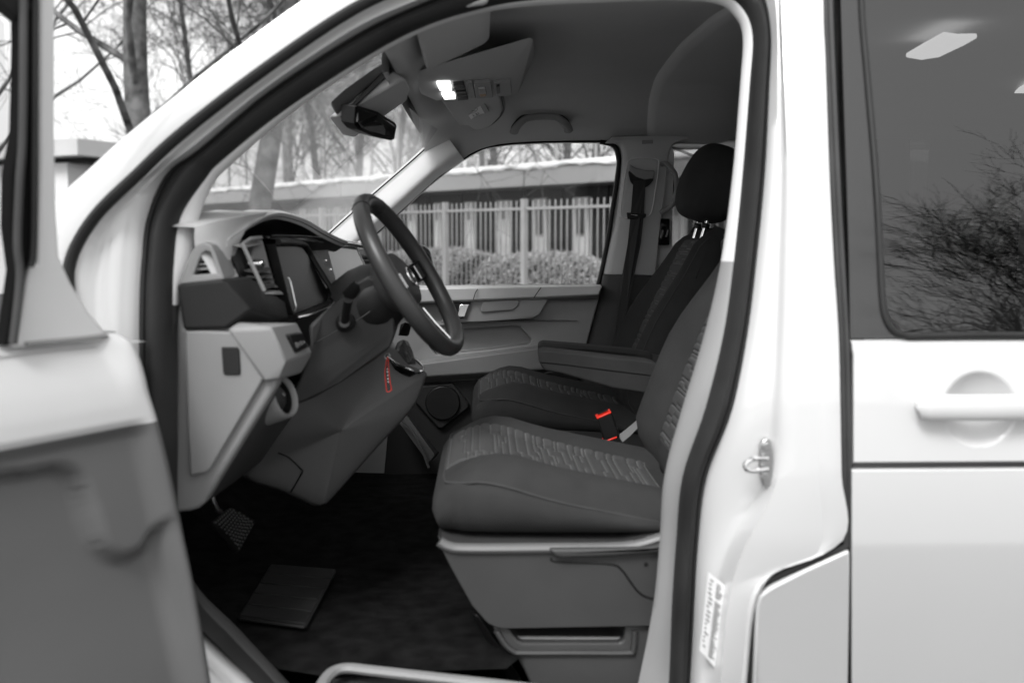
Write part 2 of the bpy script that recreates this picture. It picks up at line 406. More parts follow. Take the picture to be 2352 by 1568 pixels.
# ------------------------------------------------------------------ sliding door
XR = 1.78
def row_at(v, u0, nx=None, inset=0.0, xs=None):
    p = S(u0, v, inset); r = [p]
    for x in xs: r.append(Vector((x, skin(p.z, x) + inset, p.z)))
    return r
GX = P(2245, 938, 0.0)                       # centre of the handle bowl
GR = 0.063
xs = sorted(set([round(GX.x - GR * 1.15 + i * 0.0038, 4) for i in range(40)] + [0.62, GX.x + .12, GX.x + .2, 1.2, 1.5, XR]))
rows = []
def edge_u(v): return 1952 if v < 1070 else 1955
for v in [781, 783, 786, 792, 800, 815, 830] + list(range(840, 1042, 4)) + [1050, 1060, 1064, 1066]:
    r = row_at(v, 1953 + (3 if v < 790 else 8 if v > 800 else 5), xs=xs)
    q = []
    for p in r:
        d = sqrt((p.x - GX.x) ** 2 + (p.z - GX.z) ** 2)
        dep = 0.026 * max(0, 1 - (d / GR) ** 2.2) if d < GR else 0.0
        if v <= 783: dep += 0.008 * (1 if v == 781 else 0.35)
        if v >= 1064: dep += 0.004 * (1 if v == 1064 else 3)
        q.append(p + Vector((0, dep, 0)))
    q = [q[0] + Vector((0.001, 0.012, 0))] + [q[0]] + q[1:]
    rows.append(q)
sdoor = link('sliding_door', fix(grid(rows)), van, M_PAINT, smooth=35)
prop(sdoor, 'white sliding door with round handle bowl and dark window')
rows = []
for v in (1078, 1079, 1082, 1100, 1150, 1200, 1232, 1240, 1246, 1252, 1260, 1280, 1330, 1400, 1500, 1600, 1750, 1900, 2050):
    r = row_at(v, 1957, xs=[0.75, 0.9, 1.1, 1.3, 1.5, XR])
    dep = 0.012 if v == 1078 else 0.002 if v == 1079 else 0
    q = [p + Vector((0, dep, 0)) for p in r]
    rows.append([q[0] + Vector((0.001, 0.012, 0))] + q)
link('lower_skin', fix(grid(rows)), sdoor, M_PAINT, smooth=35)
# dark gap behind the joints
link('door_gap', slab_bm([S(1938, -260, .02), S(1942, 400, .02), S(1948, 780, .02), S(1950, 1260, .02), S(1944, 2050, .02), Vector((XR, .05, S(1944, 2050, .02).z)), Vector((XR, S(1942, -260, .02).y + .03, S(1942, -260, .02).z))][:5] + [S(1980, 2050, .02), S(1985, 1260, .02), S(1985, 780, .02), S(1970, 400, .02), S(1960, -260, .02)], (0, 0.03, 0)), sdoor, M_BLACK)
link('gap_filler', slab_bm([S(1948, 1050, .018), S(1948, 1095, .018), Vector((XR, .03, S(1948, 1095, .018).z)), Vector((XR, .03, S(1948, 1050, .018).z))], (0, .02, 0)), sdoor, mat('gap_grey', .16, .6, .2))
# seal between B pillar and sliding door
rows = []
sp = cr([(1885, -250), (1890, 0), (1898, 200), (1907, 400), (1918, 600), (1928, 780), (1932, 950), (1935, 1100), (1938, 1258)], 6)
L_ = [S(u, v, .006) for u, v in sp]; M_ = [S(u + 8, v, .002) for u, v in sp]; R_ = [S(u + 22, v, .004) for u, v in sp]; R2 = [S(u + 28, v, .03) for u, v in sp]; L0 = [S(u - 1, v, .03) for u, v in sp]
link('door_edge_seal', fix(grid([L0, L_, M_, [S(u + 14, v, .008) for u, v in sp], R_, R2])), sdoor, M_RUBBER2, smooth=50)
# handle bar: flattened capsule standing off the bowl
hl = P(2107, 936, -0.035); hr = Vector((2 * GX.x - hl.x, hl.y, hl.z))
pts, rr = [], []
for k in range(25):
    t = k / 24; x = hl.x + (hr.x - hl.x) * t; e = min(t, 1 - t) / 0.11
    f = sqrt(max(0.0, 1 - (1 - min(1, e)) ** 2)); pts.append(Vector((x, -0.030 - 0.008 * sin(pi * t), hl.z))); rr.append(0.0005 + 0.0215 * (0.15 + 0.85 * f if e > 0 else 0.02))
hb = link('handle', tube(pts, rr, 18, squash=0.55, upv=(0, 1, 0)), sdoor, M_PAINT)
for x in (hl.x + 0.018, hr.x - 0.018):
    link('handle_foot', tube([Vector((x, -0.022, hl.z)), Vector((x, 0.012, hl.z))], [0.012, 0.014], 12), sdoor, M_PAINT)
# window of the sliding door: gloss surround, rubber line, tinted pane
M_TINT = glass('tinted_glass', 0.16, 0.0, 1.0, 1.75)
M_SURR = mat('gloss_surround', 0.02, 0.08, 0.5, coat=0.5, bump=[(9, 0.012, 0.01)])
sc_ = [(1977, -260), (1979, 0), (1993, 180), (2011, 392), (2021, 560), (2027, 680), (2035, 730), (2054, 760), (2085, 773)]
seal = cr(sc_, 6)
zb = S(2085, 773, 0).z
LE = [(-260, 1926), (0, 1931), (200, 1937), (400, 1944), (600, 1950), (779, 1953)]
rows = []
for u, v in seal[:-1] + [(2085, 777)]:
    ul = float(np.interp(v, [q[0] for q in LE], [q[1] for q in LE]))
    rows.append([S(ul, v, .012)] + [S(ul + (u - ul) * k / 6, v, .002) for k in range(7)])
link('window_surround', fix(grid(rows)), sdoor, M_SURR, smooth=60)
sealw = [S(u, v, 0.0) for u, v in seal] + [Vector((x, skin(zb, x), zb + 0.002)) for x in (0.8, 1.0, 1.3, 1.6, 1.72)]
link('window_seal', tube(sealw, 0.0058, 8), sdoor, M_RUBBER)
pane = [[], []]
zs = [S(2085, 773, 0).z - 0.002 + k * (1.86 - S(2085, 773, 0).z) / 14 for k in range(15)]
lef = [S(u, v, 0.004) for u, v in seal]
def left_x(z):
    zz = [p.z for p in lef][::-1]; xx = [p.x for p in lef][::-1]
    return float(np.interp(z, zz, xx))
rows = []
for z in zs:
    x0 = left_x(z); rows.append([Vector((x0 + (1.72 - x0) * t, skin(z) + 0.004 + 0.0015 * sin(3 * t), z)) for t in [i / 10 for i in range(11)]])
prop(link('window_pane', fix(grid(rows)), sdoor, M_TINT, smooth=60), 'dark tinted pane mirroring bare trees')

# ------------------------------------------------------------------ rest of the shell (far side, roof, nose, tail, floor, wheels)
def far(u, v, y=1.80): return P(u, v, y)
FW = cr([(800, 655), (880, 655), (1050, 655), (1250, 653), (1378, 651), (1386, 620), (1400, 540), (1418, 400), (1420, 362), (1410, 336), (1378, 326), (1250, 327), (1150, 334), (1090, 352), (1000, 414), (905, 500), (840, 560), (800, 610)], 5, True)
fw = [P(u, v, 1.795) for u, v in FW]
# far door skin + rear window opening as one sheet with two holes
def ring_sheet(inner, poly, th, name, m, parent):
    """sheet between a window opening and an outline given as (x, z) corners"""
    cx = sum(p.x for p in inner) / len(inner); cz = sum(p.z for p in inner) / len(inner)
    outer = []; n = len(poly)
    for p in inner:
        dx, dz = p.x - cx, p.z - cz; best = None
        for i in range(n):
            (ax, az), (bx, bz) = poly[i], poly[(i + 1) % n]; ex, ez = bx - ax, bz - az
            den = dx * ez - dz * ex
            if abs(den) < 1e-12: continue
            t = ((ax - cx) * ez - (az - cz) * ex) / den; w = ((ax - cx) * dz - (az - cz) * dx) / den
            if t > 0 and -1e-6 <= w <= 1 + 1e-6 and (best is None or t < best): best = t
        outer.append(Vector((cx + dx * best, inner[0].y, cz + dz * best)))
    for cxn, czn in poly:
        k = min(range(len(outer)), key=lambda i: (outer[i].x - cxn) ** 2 + (outer[i].z - czn) ** 2); outer[k] = Vector((cxn, inner[0].y, czn))
    o2 = Vector((0, th, 0))
    return link(name, fix(grid([outer, inner, [p + o2 for p in inner], [p + o2 for p in outer]], closed_u=True)), parent, m, smooth=30)
XB = P(1480, 480, 1.795).x
_c = P(1030, 296, 1.795); _d = P(775, 524, 1.795)
pdoor = ring_sheet(fw, [(-0.98, 0.45), (XB, 0.45), (XB, 1.84), (_c.x + .1, 1.84), (_c.x, _c.z), (_d.x, _d.z), (-0.98, 1.10)], 0.06, 'passenger_door', M_PAINT, van)
prop(pdoor, 'closed passenger door with side window and grey lined panel')
rw0 = P(1549, 340, 1.795); rw1 = P(1549, 640, 1.795)
rwin = [Vector((x, 1.795, z)) for x, z in cr([(rw0.x, rw1.z + .03), (rw0.x + .03, rw1.z), (1.0, rw1.z), (1.75, rw1.z), (1.80, rw1.z + .03), (1.80, rw0.z - .03), (1.77, rw0.z), (1.2, rw0.z), (rw0.x + .02, rw0.z), (rw0.x, rw0.z - .02)], 3, True)]
fside = ring_sheet(rwin, [(XB, 0.45), (3.2, 0.45), (3.2, 1.84), (XB, 1.84)], 0.06, 'rear_side_panel', M_PAINT, van)
for nm, q in (('window_blocker', [(rw0.x + .30, rw1.z - .03), (P(2093, 480, 1.77).x, rw1.z - .03), (P(2090, 342, 1.77).x, rw0.z + .03), (rw0.x + .30, rw0.z + .03)]),  # added black panels that block the rear window around one bright gap
              ('window_blocker', [(P(2112, 478, 1.77).x, rw1.z - .03), (1.84, rw1.z - .03), (1.84, rw0.z + .03), (P(2138, 342, 1.77).x, rw0.z + .03)]),
              ('window_blocker', [(P(2088, 470, 1.765).x, rw1.z - .03), (P(2130, 470, 1.765).x, rw1.z - .03), (P(2125, 470, 1.765).x, P(2110, 476, 1.765).z), (P(2090, 462, 1.765).x, P(2095, 462, 1.765).z)])):
    link(nm, slab_bm([Vector((x, 1.765 if z < 1.3 and False else 1.77, z)) for x, z in q], (0, .006, 0)), fside, M_BLACK, smooth=0)
link('rear_side_glass', slab_bm(rwin, (0, 0.004, 0)), fside, glass('privacy_glass', 0.55, 0.02), loc=(0, .03, 0), smooth=0)
M_SIDEG = glass('side_glass', 0.93, 0.004, ior=1.22)
wglass = link('window_glass', slab_bm(fw, (0, 0.004, 0)), pdoor, M_SIDEG, loc=(0, .03, 0), smooth=0)
# black run channel round the side window
link('window_run_channel', tube([p + Vector((0, 0.0, 0)) for p in [P(u, v, 1.785) for u, v in cr([(1374, 655), (1384, 615), (1398, 540), (1419, 400), (1421, 362), (1411, 335), (1378, 325.5)], 6)]], 0.0085, 8), pdoor, M_BLACK)
link('window_front_channel', tube([P(u, v, 1.785) for u, v in cr([(1378, 325), (1250, 326), (1150, 333), (1090, 350), (1000, 412), (905, 498), (840, 558)], 6)], 0.0045, 6), pdoor, M_BLACK)
HZ0 = 1.745
# near rear quarter, roof, nose, tail
rows = []
edge = seg([RG[0]], 15, 20)[0]; zm = max(p.z for p in edge); ye = edge[-1].y
for p in edge + [Vector((x, ye, zm)) for x in (1.0, 1.6, 2.2, 2.9, 3.2)]:
    if rows and p.x <= rows[-1][0].x: continue
    rows.append([Vector((p.x, p.y + (1.84 - p.y) * t, p.z + (1.80 - zm) * t ** 3 + .07 * sin(pi * t) ** .7)) for t in [i / 16 for i in range(17)]])
f0 = rows[0]
link('roof_header', fix(grid([f0[3:], [Vector((p.x - .005, p.y, HZ0)) for p in f0[3:]]])), van, M_PAINT, smooth=60)
roof = link('roof', fix(grid(rows)), van, M_PAINT, smooth=60)
rows = []
for z in (0.45, 0.7, 0.95, 1.12, 1.3, 1.5, 1.7, 1.87):
    rows.append([Vector((x, skin(z) + 0.004, z)) for x in (1.76, 2.2, 2.8, 3.2)])
link('rear_quarter', fix(grid(rows)), van, M_PAINT, smooth=60)
bm = box_bm((3.22, 0.95, 1.15), 0.05, 1.86, 1.5); tail = link('tailgate', bm, van, M_PAINT, bevel=0.04, segs=4)
# nose: bonnet, front, far wing
rows = []
for x, z in ((-0.86, 1.085), (-1.15, 1.04), (-1.35, 0.97), (-1.5, 0.85), (-1.56, 0.7), (-1.55, 0.45)):
    rows.append([Vector((x + 0.18 * abs((y - .95) / .9) ** 3, y, z - 0.05 * abs((y - .95) / .9) ** 4)) for y in [0.12 + i * 1.66 / 12 for i in range(13)]])
prop(link('bonnet', fix(grid(rows)), van, M_PAINT, smooth=60), 'white bonnet and nose below the windscreen')
for yy in (0.05, 1.85):
    sg = 1 if yy < 1 else -1
    link('front_wing', slab_bm([Vector((x, yy + sg * 0.06 * max(0, -0.9 - x), z)) for x, z in ((-0.62, 0.45), (-0.62, 1.20), (-0.98, 1.10), (-1.2, 1.02), (-1.38, 0.9), (-1.42, 0.5), (-1.35, 0.45))], (0, sg * 0.05, 0)), van, M_PAINT, bevel=0.01)
# windscreen
HX, HZ = -0.175, 1.765
wl = [P(*p) for p in cr([(1021, 305, 1.772), (940, 377, 1.772), (860, 446, 1.772), (768, 528, 1.772), (700, 590, 1.772), (610, 672, 1.772)], 3)]
wn_ = [P(*p) for p in cr([(905, 25, .22), (760, 85, .21), (610, 185, .20), (450, 310, .17), (330, 430, .14), (200, 600, .12)], 3)]
rows = []
for q, n_ in zip(wl, wn_):
    rows.append([n_.lerp(q, t) + Vector((-0.09 * (1 - (2 * t - 1) ** 2) + .04 * t * (1 - t), 0, 0)) for t in [i / 16 for i in range(17)]])
prop(link('windscreen', fix(grid(rows)), van, glass('windscreen_glass', 0.80, 0.16), smooth=60), 'windscreen with mixed-in reflection haze above the dashboard')  # strong haze paints sky and dash reflections over the view
# floor
rows = []
for x, z in ((-0.98, 1.0), (-0.86, 0.80), (-0.75, 0.66), (-0.6, 0.615), (-0.3, 0.61), (-.1, .61), (.04, .61), (0.10, 0.61), (0.3, .61), (1.5, 0.61), (3.2, 0.61)):
    y0 = .235 if x >= .10 or x < -.55 else .13
    rows.append([Vector((x, y, z + 0.01 * sin(7 * y + 3 * x))) for y in [y0 + i * (1.795 - y0) / 14 for i in range(15)]])
prop(link('floor_carpet', fix(grid(rows)), van, M_CARPET, smooth=60), 'black carpeted cabin floor')
link('floor_pan', box_bm((1.0, 0.95, 0.42), 4.3, 1.8, 0.1), van, M_BLACK, bevel=0.01)
for x in (-0.95, 2.35):
    for y in (0.13, 1.77):
        c = Vector((x, y, 0.335)); sg = -1 if y < 1 else 1
        prof = [(0.20, -.10), (0.30, -.115), (0.328, -.10), (0.335, 0), (0.328, .10), (0.30, .115), (0.20, .10)]
        rows = [[c + Vector((r * cos(a_), w_, r * sin(a_))) for r, w_ in prof] for a_ in [2 * pi * i / 40 for i in range(40)]]
        wl = link('wheel', fix(grid(rows, closed_v=True)), van, M_RUBBER)
        bm = bmesh.new(); bmesh.ops.create_cone(bm, cap_ends=True, segments=32, radius1=0.205, radius2=0.19, depth=0.16, matrix=Matrix.Translation(c) @ Matrix.Rotation(radians(90), 4, 'X'))
        link('rim', bm, wl, M_STEEL, bevel=0.01)

# ------------------------------------------------------------------ headliner, pillars and roof fittings
RAILX = [P(*p) for p in cr([(1065, 368, 1.785), (1090, 351, 1.785), (1150, 333, 1.785), (1250, 326, 1.785), (1378, 324, 1.785), (1450, 322, 1.785), (1600, 322, 1.785)], 5)]
def head_z(x, y):
    z = float(np.interp(y, [0.15, 0.30, 0.6, 0.95, 1.35, 1.55, 1.66], [1.85, 1.868, 1.885, 1.89, 1.87, 1.83, 1.785]))
    t = min(1, max(0, (x - HX) / 0.11)); t = t * t * (3 - 2 * t)
    z = HZ + 0.006 + (z - HZ) * t if t < 1 else z
    if y > 1.66:
        zr = float(np.interp(x, [p.x for p in RAILX], [p.z for p in RAILX])); f = (y - 1.66) / .125; z = z * (1 - f) + zr * f + .008 * sin(pi * min(1, f))
    return z
rows = []
for x in [HX - 0.02, HX, HX + .015, HX + .03, HX + .045, HX + .06, -.1, -.08, -.06, -.04, -.02, 0, .05, .1, .15, .2, .3, .4, .5, .7, .9, 1.2, 1.7, 2.4, 3.19]:
    rows.append([Vector((x, y, head_z(x, y))) for y in [0.31 + 1.35 * i / 24 for i in range(25)] + [1.69, 1.72, 1.75, 1.775, 1.785]])
headl = link('headliner', fix(grid(rows)), van, M_HEAD, smooth=70)
prop(headl, 'dark cloth headliner over the front seats')
# lit lamps in the rear ceiling, seen through the tinted pane
for pts in ([(2080, 133), (2120, 110), (2166, 85), (2200, 90), (2245, 89), (2215, 106), (2160, 132), (2115, 139)], [(2320, 218), (2352, 203), (2400, 192), (2450, 196), (2420, 210), (2360, 224)]):
    link('ceiling_lamp', slab_bm([PZ(u, v, 1.846) for u, v in pts], (0, 0, .012)), van, mat('ceiling_lamp_lens', .8, .4, emit=((1, 1, 1), 1.6)), bevel=.004)
# roof bow between the B pillars
rows = []
for x, dz in ((0.498, 0.03), (0.500, -0.006), (0.506, -0.014), (0.53, -0.018), (0.70, -0.020), (0.76, -0.016), (0.80, 0.0), (0.80, .03)):
    rows.append([Vector((x + 0.05 * (abs(y - .95) / .8) ** 3, y, head_z(.6, y) + dz)) for y in [0.31 + 1.46 * i / 26 for i in range(27)]])
link('roof_bow', fix(grid(rows)), van, mat('roof_bow_cloth', 0.52, 0.9, 0.2, bump=[(700, 0.2, 0.001)]), smooth=50)
# near roof edge closer (keeps daylight out above the doorway)
XL = [HX - .02, HX, HX + .03, HX + .06, -.09, -.05, 0, .1, .4, 1.2, 3.2]
link('roof_edge_liner', fix(grid([[Vector((x, 0.312, head_z(x, .312) - .002)) for x in XL], [Vector((x, 0.33, 1.95)) for x in XL]])), van, M_HEAD)

# far A pillar
wsE = [(1021, 305, 1.735), (980, 341, 1.735), (940, 377, 1.735), (860, 446, 1.735), (768, 528, 1.735), (700, 590, 1.735), (640, 645, 1.735)]
wnE = [(1066, 367, 1.785), (1033, 390, 1.785), (1000, 413, 1.785), (905, 499, 1.785), (838, 560, 1.785), (790, 610, 1.785), (740, 660, 1.785)]
def prow(t, y): return [P(a[0] * (1 - t) + b[0] * t, a[1] * (1 - t) + b[1] * t, y) for a, b in zip(cr(wsE, 4), cr(wnE, 4))]
A_ = prow(0, 1.772)
link('far_pillar_trim', fix(grid([[a + Vector((-.02, .03, 0)) for a in A_], A_, prow(.12, 1.748), prow(.35, 1.715), prow(.6, 1.695), prow(.75, 1.698), prow(.92, 1.735), prow(1, 1.78), prow(1, 1.81)])), van, M_LIGHT, smooth=60)
link('windscreen_edge', tube([a + Vector((0, -.012, 0.001)) for a in A_], 0.0028, 6), van, M_BLACK)
# far B pillar, upper part
BL = [(1392, 327), (1414, 332), (1424, 344), (1427, 370), (1421, 440), (1413, 500), (1400, 560), (1386, 629)]
BM = [(1404, 320), (1430, 326), (1440, 342), (1443, 370), (1437, 440), (1430, 500), (1418, 560), (1405, 630)]
BR = [(1582, 318), (1552, 326), (1537, 342), (1531, 370), (1525, 440), (1517, 500), (1511, 560), (1503, 632)]
l_, m_, r_ = [cr(q, 4) for q in (BL, BM, BR)]
rows = [[P(u, v, 1.80) for u, v in l_], [P(u, v, 1.78) for u, v in l_], [P(u * .55 + a * .45, v * .55 + b * .45, 1.745) for (u, v), (a, b) in zip(l_, m_)], [P(u, v, 1.735) for u, v in m_],
        [P(u * .5 + a * .5, v, 1.728) for (u, v), (a, b) in zip(m_, r_)], [P(u, v, 1.735) for u, v in r_], [P(u + 4, v, 1.76) for u, v in r_], [P(u + 4, v, 1.80) for u, v in r_]]
M_BPIL = mat('belt_pillar_grey', .40, .55, .3, bump=[(900, .12, .0006)])
bpil = link('belt_pillar_trim', fix(grid(rows)), van, M_BPIL, smooth=60)
prop(bpil, 'grey pillar trim carrying the passenger seat belt')
link('pillar_cap', slab_bm([P(*p) for p in ((1392, 327, 1.74), (1406, 314, 1.735), (1470, 312, 1.73), (1578, 311, 1.735), (1582, 320, 1.74), (1555, 328, 1.74), (1430, 328, 1.738))], (0, .05, 0)), bpil, M_BPIL, bevel=.004)
link('airbag_badge', slab_bm([P(*p) for p in ((1475, 322, 1.727), (1500, 321, 1.727), (1500, 330, 1.727), (1475, 331, 1.727))], (0, .02, 0)), bpil, M_MID, bevel=.002)
# lower part, darker
LL = [(1384, 631), (1376, 670), (1362, 730), (1344, 800), (1330, 860), (1310, 960)]
LR = [(1505, 634), (1500, 680), (1490, 740), (1480, 800), (1470, 860), (1460, 960)]
l2, r2 = cr(LL, 3), cr(LR, 3)
rows = [[P(u, v, 1.78) for u, v in l2], [P(u + 4, v, 1.745) for u, v in l2], [P(u + 18, v, 1.725) for u, v in l2], [P((u + a) / 2, v, 1.718) for (u, v), (a, b) in zip(l2, r2)], [P(u, v, 1.725) for u, v in r2], [P(u + 5, v, 1.78) for u, v in r2]]
link('lower_belt_pillar_trim', fix(grid(rows)), van, M_DARK, smooth=60)
# belt slot, guide, strap, stop button
link('belt_slot_frame', tube([P(u, v, 1.722) for u, v in cr([(1447, 367), (1480, 364), (1508, 366), (1513, 376), (1508, 420), (1498, 480), (1488, 496), (1460, 499), (1432, 500), (1425, 490), (1431, 440), (1439, 385)], 4, True)], .0026, 6, closed=True), bpil, M_LIGHT)
belt = link('seat_belt', slab_bm([P(*p) for p in ((1455, 415, 1.715), (1483, 415, 1.715), (1478, 500, 1.71), (1472, 560, 1.70), (1452, 655, 1.685), (1432, 750, 1.66), (1424, 800, 1.65), (1410, 800, 1.65), (1417, 745, 1.66), (1425, 655, 1.685), (1442, 560, 1.70), (1448, 500, 1.71))], (0, .0025, 0)), van, M_BELT, smooth=0)
prop(belt, 'black seat belt hanging down the far pillar')
link('belt_guide', slab_bm([P(*p) for p in ((1446, 377, 1.712), (1460, 386, 1.708), (1480, 391, 1.706), (1504, 392, 1.712), (1502, 410, 1.708), (1482, 413, 1.704), (1462, 406, 1.704), (1447, 393, 1.708))], (0, .02, 0)), belt, M_MID, bevel=.003)
link('belt_guide_cup', slab_bm([P(u, v, 1.716) for u, v in cr([(1446, 392), (1470, 404), (1500, 408), (1496, 420), (1484, 430), (1468, 432), (1452, 422), (1446, 408)], 3, True)], (0, .01, 0)), belt, M_BLACK)  # black half-round piece below the belt guide
link('belt_latch_plate', slab_bm([P(*p) for p in ((1440, 488, 1.704), (1484, 491, 1.704), (1484, 498, 1.704), (1476, 503, 1.704), (1442, 503, 1.704))], (0, .012, 0)), belt, M_BLACK, bevel=.002)
link('latch_glint', slab_bm([P(*p) for p in ((1450, 492, 1.702), (1464, 494, 1.702), (1464, 496, 1.702), (1450, 494, 1.702))], (0, .003, 0)), belt, M_CHROME)
# entry grab handle behind the pillar and the catch below it
link('entry_handle', tube([P(*p) for p in cr([(1521, 377, 1.735), (1530, 376, 1.71), (1540, 385, 1.70), (1551, 402, 1.70), (1554, 432, 1.70), (1549, 462, 1.70), (1538, 476, 1.71), (1519, 488, 1.735)], 5)], .0105, 10, squash=.8), van, M_MID)
link('door_catch', slab_bm([P(*p) for p in ((1514, 502, 1.74), (1540, 502, 1.74), (1538, 563, 1.74), (1512, 563, 1.74))], (0, .05, 0)), van, M_GLOSS, bevel=.004)
# grab handle above the passenger window
gh = [P(*p) for p in cr([(1181, 303, 1.665), (1184, 296, 1.645), (1196, 282, 1.625), (1212, 272, 1.62), (1245, 268, 1.62), (1276, 270, 1.62), (1294, 280, 1.625), (1304, 292, 1.645), (1306, 300, 1.665)], 5)]
n_ = len(gh)
prop(link('grab_handle', tube(gh, [0.015 - 0.003 * sin(pi * i / (n_ - 1)) for i in range(n_)], 12, squash=.7), van, M_MID), 'grey grab handle above the passenger window')

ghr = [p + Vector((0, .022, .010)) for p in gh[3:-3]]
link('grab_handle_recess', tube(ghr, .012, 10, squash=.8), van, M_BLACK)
# sun visors
vis1 = link('sun_visor', slab_bm([P(*p) for p in ((956, 82, .33), (977, 160, .62), (990, 161, .62), (1050, 133, .62), (1112, 103, .62), (1124, 92, .60), (1126, 31, .33), (1122, 5, .24), (1000, 30, .24))], (0, 0, 0.022)), van, M_HEAD, bevel=.008, segs=3)
prop(vis1, 'folded sun visor on the driver side')
vis2 = link('sun_visor', slab_bm([P(*p) for p in ((1010, 228, 1.14), (1033, 260, 1.36), (1055, 289, 1.58), (1062, 291, 1.58), (1075, 290, 1.58), (1086, 298, 1.62), (1096, 300, 1.62), (1112, 298, 1.61), (1130, 288, 1.57), (1148, 270, 1.48), (1155, 255, 1.40), (1152, 238, 1.28), (1147, 216, 1.14))], (0, 0, 0.02)), van, M_HEAD, bevel=.006, segs=3)
prop(vis2, 'folded sun visor on the passenger side with a printed sticker')
link('visor_shadow_line', tube([P(*p) + Vector((0, .004, .012)) for p in cr([(1056, 290, 1.585), (1075, 292, 1.59), (1096, 302, 1.625), (1113, 300, 1.62), (1132, 290, 1.58), (1150, 272, 1.49), (1157.5, 255, 1.40), (1154.5, 238, 1.28), (1149, 216, 1.14)], 4)], .005, 6), vis2, M_BLACK)  # dark tube drawn as the shadow gap between visor and headliner
stk = [(1068, 252, 1.36), (1101, 238, 1.27), (1113, 259, 1.37), (1082, 273, 1.46)]
def stq(s, t, dz=-.002):
    q = [P(*p) for p in stk]; return (q[0] * (1 - s) + q[1] * s) * (1 - t) + (q[3] * (1 - s) + q[2] * s) * t + Vector((0, 0, dz))
sticker = link('warning_sticker', slab_bm([stq(0, 0), stq(1, 0), stq(1, 1), stq(0, 1)], (0, 0, .0015)), vis2, M_PAPER, smooth=0)
link('sticker_strip', slab_bm([stq(1.03, 0), stq(1.3, 0), stq(1.3, 1), stq(1.03, 1)], (0, 0, .0015)), vis2, mat('sticker_grey', .3, .6))
bmi = bmesh.new()
def stroke(pts, w):
    for (a, b), (c, d) in zip(pts[:-1], pts[1:]):
        L = sqrt((c - a) ** 2 + (d - b) ** 2) + 1e-9; nx, ny = -(d - b) / L * w, (c - a) / L * w
        bmi.faces.new([bmi.verts.new(stq(x, y, -.0032)) for x, y in ((a + nx, b + ny), (c + nx, d + ny), (c - nx, d - ny), (a - nx, b - ny))])
el = [(.40 + .36 * cos(k * pi / 9), .28 + .20 * sin(k * pi / 9)) for k in range(19)]
stroke(el, .018); stroke([(.2, .18), (.6, .4)], .018); stroke([(.25, .28), (.4, .26), (.5, .34)], .03)
stroke([(.30, .62), (.28, .78), (.36, .84)], .02); stroke([(.50, .60), (.55, .72), (.50, .82), (.60, .86)], .025); stroke([(.66, .62), (.68, .8)], .02)
stroke([(.1, .94), (.5, .94)], .014); stroke([(.55, .94), (.9, .94)], .014)
link('sticker_print', bmi, sticker, M_INK, smooth=0)

# overhead console with lit reading lamps
cons = hull('overhead_console', [(933, 178, .80), (1171, 160, .80), (1192, 212, 1.12), (1186, 216, 1.12), (1010, 226, 1.12), (1003, 232, 1.12), (943, 205, 1.00), (928, 172, .79), (1218, 86, .62)]
            + [(1228, 130, 1.12), (1226, 92, .64)], mat('console_plastic', .42, .6, .3, bump=[(800, .15, .0006)]), van, bevel=.015, segs=4)
prop(cons, 'overhead console with two lit reading lamps and switches')
def cq(s, t, d=.002):
    """on the console's underside, s along the van, t across"""
    a, b, c, e = P(933, 178, .80), P(1171, 160, .80), P(1190, 213, 1.12), P(965, 232, 1.14)
    p = (a * (1 - s) + b * s) * (1 - t) + (e * (1 - s) + c * s) * t; return p + Vector((0, 0, -d))
def cpanel(name, s0, t0, s1, t1, m, d=.004, th=.006, bev=.001):
    return link(name, slab_bm([cq(s0, t0, d), cq(s1, t0, d), cq(s1, t1, d), cq(s0, t1, d)], (0, 0, th)), cons, m, bevel=bev)
def px_panel(name, pts, y, m, d=.006, th=.006, bev=.0012, parent=None):
    q = [P(u, v, yy) + Vector((0, 0, -d)) for u, v, yy in pts]
    return link(name, slab_bm(q, (0, 0, th)), parent or cons, m, bevel=bev)
CA, CB, CC = P(933, 178, .80), P(1171, 160, .80), (P(1192, 212, 1.12) + P(1003, 232, 1.12)) / 2
CNV = (CB - CA).cross(CC - CA).normalized(); CNV = CNV if CNV.z < 0 else -CNV
def cp(name, pts, m, d=.009, th=.010, bev=.0012):
    q = []
    for u, v in pts:
        r = ray(u, v); q.append(CAM + r * ((CA - CAM).dot(CNV) / r.dot(CNV)) + CNV * d)
    return link(name, slab_bm(q, -CNV * th), cons, m, bevel=bev)
cp('reading_lamp', [(1003, 186), (1033, 185), (1037, 201), (1010, 201)], M_LAMP)
cp('reading_lamp', [(1014, 210), (1042, 209), (1046, 220), (1020, 221)], M_LAMP)
lampbox = hull('lamp_side_lens', [(995, 190, .92), (988, 206, 1.0), (1003, 233, 1.13), (1012, 224, 1.13), (1002, 195, .92), (996, 186, .9), (1000, 180, .92)], mat('lens_plastic', .5, .25, .5, emit=((1, 1, 1), .25)), cons, bevel=.002)
for k in range(5):
    t = k / 4; cp('switch_key', [(1040 + 10 * t, 187 + 8 * k), (1064 + 9 * t, 185 + 8 * k), (1066 + 9 * t, 189 + 8 * k), (1041 + 10 * t, 191 + 8 * k)], M_DARK if k != 2 else M_BLACK, d=.010)
cp('console_panel', [(1072, 184), (1084, 183), (1092, 219), (1080, 220)], M_MID, d=.0075)
cp('sos_cover', [(1088, 184), (1126, 181), (1132, 217), (1094, 219)], M_MID, d=.0085)
cp('sos_button', [(1098, 193), (1114, 192), (1117, 206), (1100, 208)], M_HEAD, d=.013)
cp('amber_tab', [(1100, 206), (1115, 204), (1116, 210), (1102, 211)], mat('amber_plastic', (.30, .14, .01), .4), d=.0135)
cp('switch_well', [(1134, 184), (1172, 179), (1176, 213), (1140, 216)], M_MID, d=.0075)
